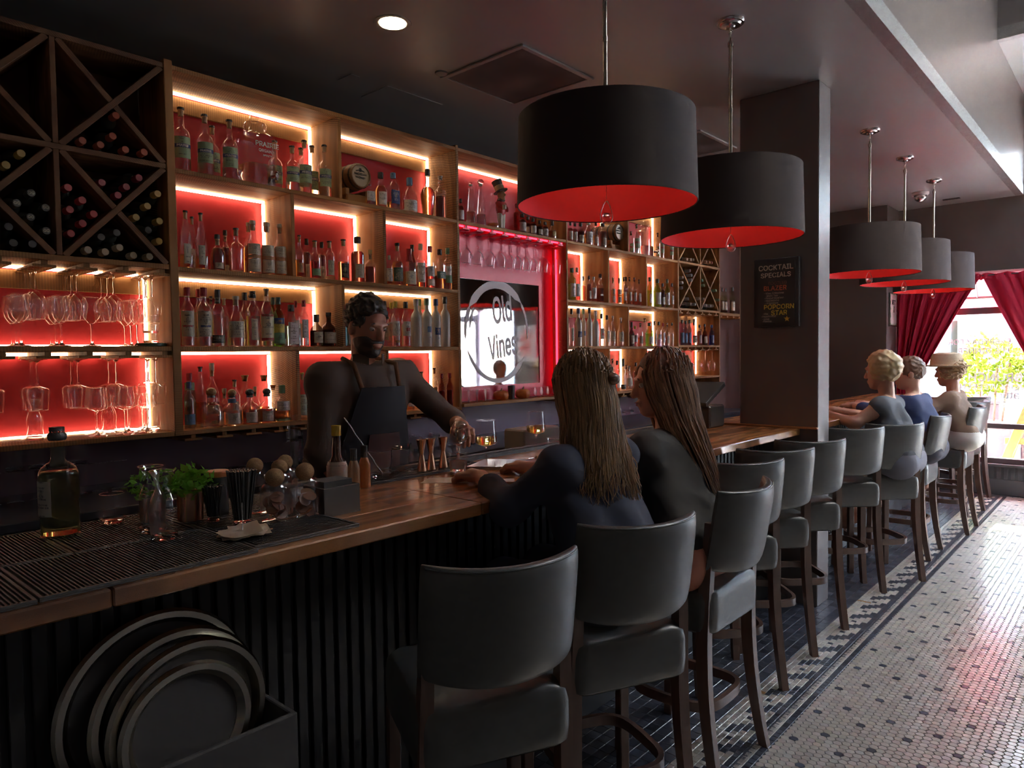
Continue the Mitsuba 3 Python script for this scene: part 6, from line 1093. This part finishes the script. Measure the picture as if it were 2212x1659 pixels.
def person(label, hc, yaw, pitch, sh, hip, elb, wri, knees, feet, topc, sleeve, botc, hairc, hairf, beard=False, hdir=((-1, 0, 0), (-1, 0, 0)), neck=.052, skin=SK, shw=.0, legskin=.5):
    t = thing('person', label, 'person'); hc = V3(*hc); R = frame(yaw, pitch); hf, L_ = head_fn(hc, R)
    shL, shR = V3(*sh[0]), V3(*sh[1]); ch = (shL + shR) / 2; hp = V3(*hip); hL, hR = hp + (shL - shR) * .36, hp - (shL - shR) * .36; q = lambda x: V3(*x)
    nk = [(ch + V3(0, 0, .03), hc + R @ V3(-.02, 0, -.06), neck, neck * .95)]
    arms = []; fore = []
    for s_, e, w in zip((shL, shR), elb, wri): arms += [(s_, q(e), .050 + shw, .040)]; fore += [(q(e), q(w), .040, .027)]
    hs = []
    for w, d in zip(wri, hdir): hs += hand(q(w), d, (0, 0, 1))
    tors = [(shL, shR, .062 + shw, .062 + shw), (ch - V3(0, 0, .08), hp + V3(0, 0, .12), .115 + shw, .10 + shw), ((shL * .6 + ch * .4) - V3(0, 0, .10), hL + V3(0, 0, .06), .085 + shw, .09), ((shR * .6 + ch * .4) - V3(0, 0, .10), hR + V3(0, 0, .06), .085 + shw, .09), (hL, hR, .105, .105)]
    legs = []; shins = []
    for h_, k_, f_ in zip((hL, hR), knees, feet): legs += [(h_, q(k_), .088, .058)]; shins += [(q(k_), q(f_), .056, .038), (q(f_), q(f_) + V3(-.13, 0, -.03), .036, .028)]
    allb = nk + arms + fore + tors + legs + shins; g = union(allb, .03)
    lo, hi = bound(allb, .15); part(t, 'body', nets(lambda p: smin(g(p), hf(p), .012), np.minimum(lo, hc - .17), np.maximum(hi, hc + .17), .0105), 'skin', smooth=True, col=skin)
    hl, hh = hc - .15, hc + .15; part(t, 'face', nets(lambda p: hf(p) - .0012, hl, hh, .0045), 'skin', smooth=True, col=skin)
    for k in (0, 1):
        w = q(wri[k]); hp_ = hand(w, hdir[k], (0, 0, 1)); l, h_ = bound(hp_, .03); part(t, 'hand', nets(union(hp_, .008), l, h_, .0035), 'skin', smooth=True, col=skin)
    up = arms if sleeve < .99 else arms + [(a, a + (b - a) * (sleeve - 1), ra + .006, ra) for a, b, ra, rb in fore]
    if sleeve < .99: up = [(a, a + (b - a) * sleeve, ra, ra + (rb - ra) * sleeve) for a, b, ra, rb in arms] if sleeve > 0 else []
    cl = tors[:4] + up; l, h_ = bound(cl, .16); zc = ch[2] + .075; wob = lambda p: .003 * np.sin(p[:, 2] * 55 + p[:, 1] * 30) * np.sin(p[:, 0] * 25)
    g2 = union(cl, .035); part(t, 'top', nets(lambda p: np.maximum(np.maximum(g2(p) - .011 - wob(p), p[:, 2] - zc), hp[2] - .03 - p[:, 2]), l, h_, .010), 'cloth', smooth=True, col=topc)
    bt_ = [tors[4]] + legs + ([(a, a + (b - a) * legskin, ra, rb) for a, b, ra, rb in shins[::2]]); l, h_ = bound(bt_, .15); g3 = union(bt_, .035); part(t, 'trousers', nets(lambda p: g3(p) - .010 - wob(p), l, h_, .012), 'cloth', smooth=True, col=botc)
    for s in (-1, 1):
        part(t, 'eye', ball(L_((.0765, s * .031, .009)), .0122, 2), 'gloss', smooth=True, col=(.55, .5, .46)); part(t, 'iris', ball(L_((.0845, s * .031, .006)), .0055, 2), 'gloss', smooth=True, col=(.03, .018, .01)); part(t, 'eyebrow', tube([L_((.090, s * (.014 + .011 * k), .030 + .004 * math.sin(k * .9))) for k in range(4)], [.004, .005, .0045, .002], 6), 'hair', smooth=True, col=hairc)
    part(t, 'lips', join([ball(L_((.096, 0, -.0575)), (.006, .021, .004), 2), ball(L_((.096, 0, -.0665)), (.006, .018, .005), 2)]), 'skin', smooth=True, col=LP)
    hairf(t, hc, R, L_); return t
def cap_hair(col, rx=.105, ry=.085, rz=.105, front=.045, low=-.03, bump=.006, freq=60, off=(-.018, 0, .032)):
    def f(t, c, R, L_):
        def d(p): q = (p - c) @ R; n = meshkit.noise(q * freq + 9, 3) - .5; e = ell(q, off, (rx, ry, rz)) - bump * 2 * n; return np.maximum(e, np.maximum(np.minimum(q[:, 0] - front - .7 * np.maximum(q[:, 2] - .05, 0), .085 - q[:, 2] + 0 * q[:, 0] + (q[:, 0] - front) * .3), low - .5 * np.maximum(q[:, 0], 0) * -1 - q[:, 2]))
        part(t, 'hair', nets(d, c - .17, c + .17, .0055), 'hair', smooth=True, col=col)
    return f
def long_hair(base, hi, length, n=420, seed=1, tie=True, drape=.0):
    def f(t, c, R, L_):
        cap_hair(base, .108, .088, .108, .05, -.06, .003, 40)(t, c, R, L_); g = np.random.default_rng(seed); ms, cs = [], []
        for k in range(n):
            a = g.uniform(.62, 5.66) if g.random() < .85 else g.uniform(.5, 5.78); el_ = g.uniform(.15, 1.45); ux = math.cos(a) * math.cos(el_); uy = math.sin(a) * math.cos(el_); s = g.uniform(1.0, 1.08)
            r0 = V3(-.018 + .108 * ux * s, .089 * uy * s, .032 + .108 * math.sin(el_) * s); n2 = V3(ux if abs(ux) > .05 else -.3, uy, 0); n2 /= np.linalg.norm(n2); Lh = length * g.uniform(.75, 1.05); P_ = [r0]
            P_.append(V3(-.018 + .112 * n2[0] * .97, .093 * n2[1], .01)); P_.append(V3(-.025 + .110 * n2[0] * .9 - .01, .098 * n2[1], -.09))
            for j in range(1, 6): v = j / 5; P_.append(V3(-.03 + .10 * n2[0] * (1 - .35 * v) - .045 * v - drape * v, (.10 + .03 * v) * n2[1] + g.normal() * .010 * v, -.09 - (Lh - .09) * v))
            from scipy.interpolate import CubicSpline
            Q = CubicSpline(np.arange(len(P_)), np.array(P_))(np.linspace(0, len(P_) - 1, 16)); w = np.linspace(0, 1, 16); ms.append(tube(Q @ R.T + c, .0052 * (1 - .82 * w ** 2) * g.uniform(.5, 1.1), 5)); q = g.uniform(0, 1); col = np.asarray(base) * (1 - q) + np.asarray(hi) * q
            cs.append(np.tile(col * g.uniform(.7, 1.15), (len(ms[-1][0]), 1)))
        part(t, 'hair_strands', join(ms), 'hair', 'long streaked strands', smooth=True, col=np.vstack(cs))
        if tie: part(t, 'hair_tie', mv(ball((0, 0, 0), (.022, .026, .02), 2), L_((-.125, -.035, .03))), 'hair', smooth=True, col=np.asarray(base) * .8)
    return f
def bart_hair(t, c, R, L_):
    cap_hair((.012, .009, .008), .104, .084, .108, .055, -.02, .012, 75, (-.016, 0, .040))(t, c, R, L_)
    def bd(p): q = (p - c) @ R; e = np.minimum(ell(q, (.026, 0, -.052), (.073, .066, .076)), ell(q, (.062, 0, -.095), (.034, .038, .032))); m = np.minimum(np.minimum(-.040 - q[:, 2] + .55 * np.abs(q[:, 1]) - 0, .2), .1); e = np.maximum(e, q[:, 2] + .040 - .75 * np.maximum(np.abs(q[:, 1]) - .026, 0)); return np.maximum(e, -(ell(q, (.10, 0, -.062), (.02, .023, .010))))
    part(t, 'beard', nets(bd, c - .15, c + .15, .005), 'hair', 'short dark beard', smooth=True, col=(.012, .009, .008))
b_ = person(
    'bearded bartender in brown shirt and dark apron pouring a drink behind the bar', (-2.56, 1.90, 1.685), .02, .28, ((-2.66, 2.15, 1.47), (-2.62, 1.72, 1.45)), (-2.76, 1.94, .98), ((-2.48, 2.33, 1.24), (-2.58, 1.66, 1.16)), ((-2.27, 2.20, 1.235), (-2.48, 1.72, .98)), ((-2.72, 2.05, .52), (-2.72, 1.84, .52)), ((-2.78, 2.05, .08), (-2.78, 1.84, .08)), (.070, .052, .042), 1.25, (.02, .02, .025), (.012, .009, .008), bart_hair, hdir=((.75, -.6, -.1), (1, 0, -1)), shw=.012, legskin=.9)
def ap(u, v): w = (.115 + .075 * np.clip(v * 2.2, 0, 1)); y = 1.93 + (u - .5) * 2 * w; z = 1.42 - .62 * v; x = -2.470 - .08 * v + .03 * np.clip(v - .3, 0, 1) - 1.5 * (y - 1.93) ** 2; return np.stack([x, y, z], 1)
part(b_, 'apron', shell(grid(ap, 20, 30), .006), 'cloth', 'black apron', smooth=50, col=(.010, .011, .016)); part(b_, 'apron_pocket', shell(grid(lambda u, v: ap(.28 + u * .48, .33 + v * .32) + V3(.010, 0, 0), 12, 10), .004), 'cloth', 'brown leather pocket', smooth=50, col=(.06, .030, .028))
for s in (-1, 1): part(b_, 'apron_strap', tube([(-2.50, 1.93 + s * .10, 1.40), (-2.545, 1.93 + s * .115, 1.52), (-2.66, 1.93 + s * .09, 1.545)], .011, 8), 'cloth', smooth=True, col=(.10, .05, .025)); part(b_, 'collar', mv(shell(grid(lambda u, v: np.stack([.04 - .05 * u, s * (.035 + .05 * u), -.02 - .05 * v * (1 - .4 * u)], 1), 6, 6), .004), (-2.575, 1.925, 1.585)), 'cloth', smooth=50, col=(.09, .07, .055))
pb = thing('glass_flask', 'patterned glass mixing bottle held tilted in the pouring hand', 'bottle'); d_ = V3(.62, -.68, -.38); d_ /= np.linalg.norm(d_); e1 = np.cross(d_, [0, 0, 1.0]); e1 /= np.linalg.norm(e1); Rb = np.array([e1, np.cross(d_, e1), d_]).T
part(pb, 'glass', mv(lathe([(0, -.02), (.036, -.015), (.040, .02), (.040, .09), (.028, .125), (.020, .145), (.022, .155)], 24, cap=False), (-2.225, 2.135, 1.245), Rb), 'glass', smooth=35); part(pb, 'liquid', mv(lathe([(0, .01), (.035, .015), (.036, .085), (.02, .125), (0, .14)], 20, cap=False), (-2.225, 2.135, 1.245), Rb), 'liquid', smooth=True, col=(.96, .96, .9)); part(pb, 'stream', tube([V3(-2.225, 2.135, 1.245) + d_ * .155, (-2.06, 1.965, 1.165), (-2.036, 1.94, 1.13)], [.008, .006, .004], 8), 'liquid', smooth=True, col=(.98, .98, .96))
def seated(label, hc, yaw, topc, botc, hairc, hairf, sleeve, lean=.06, pitch=.12, wr=None, shw=.0, sk=SK):
    x, y, z = hc; s = V3(-math.sin(0), 1, 0) * .165; c = V3(x + .035, y, z - .235); hip = (x + .14 if lean else x, y, .80)
    w = wr or ((x - .36, y + .14, 1.115), (x - .36, y - .12, 1.115))
    return person(label, hc, yaw, pitch, (tuple(c - s), tuple(c + s)), hip, ((x - .10, y - .26, 1.06), (x - .10, y + .26, 1.06)), (w[1], w[0]), ((x - .27, y - .11, .76), (x - .27, y + .11, .76)), ((x - .20, y - .10, .34), (x - .20, y + .10, .34)), topc, sleeve, botc, hairc, hairf, shw=shw, skin=sk)
seated('woman with half tied long blonde hair in a navy top seen from behind', (-1.42, 1.93, 1.425), PI - .25, (.016, .018, .030), (.03, .03, .04), (.16, .085, .04), long_hair((.085, .042, .02), (.34, .19, .085), .36, 520, 1), 1.6)
seated('woman with long brown hair in black shirt and peach trousers turned in profile', (-1.40, 2.42, 1.43), PI + .72, (.008, .008, .009), (.42, .17, .11), (.07, .03, .018), long_hair((.055, .024, .014), (.28, .15, .08), .44, 460, 2, False, .03), .75)
seated('woman with short blonde hair in a grey sleeveless top at the far bar', (-1.37, 5.36, 1.405), PI - .1, (.045, .05, .058), (.1, .1, .12), (.42, .27, .12), cap_hair((.46, .31, .15), .118, .100, .118, .05, -.085, .010, 45), .0)
seated('man with short brown hair in a dark blue shirt at the far bar', (-1.38, 6.15, 1.37), PI + .35, (.018, .028, .075), (.03, .03, .04), (.06, .032, .018), cap_hair((.07, .036, .02), .106, .086, .106, .05, -.05, .006, 60), 1.7, shw=.02)
h3 = seated('woman with curly hair in a straw hat and patterned blouse near the window', (-1.28, 7.10, 1.36), PI - .2, (.20, .13, .09), (.5, .45, .38), (.4, .26, .13), cap_hair((.42, .28, .15), .118, .108, .11, .05, -.12, .016, 70), 1.3)
ht = thing('straw_hat', 'pale straw hat on the curly haired woman', 'hat'); part(ht, 'crown', mv(lathe([(.128, 0), (.122, .06), (.108, .10), (.06, .112), (0, .104)], 32), (-1.30, 7.10, 1.415)), 'straw', smooth=40); part(ht, 'brim', mv(lathe([(.124, .0), (.18, -.008), (.192, .002), (.18, -.004), (.124, .006)], 32, cap=False), (-1.30, 7.10, 1.415)), 'straw', smooth=40)
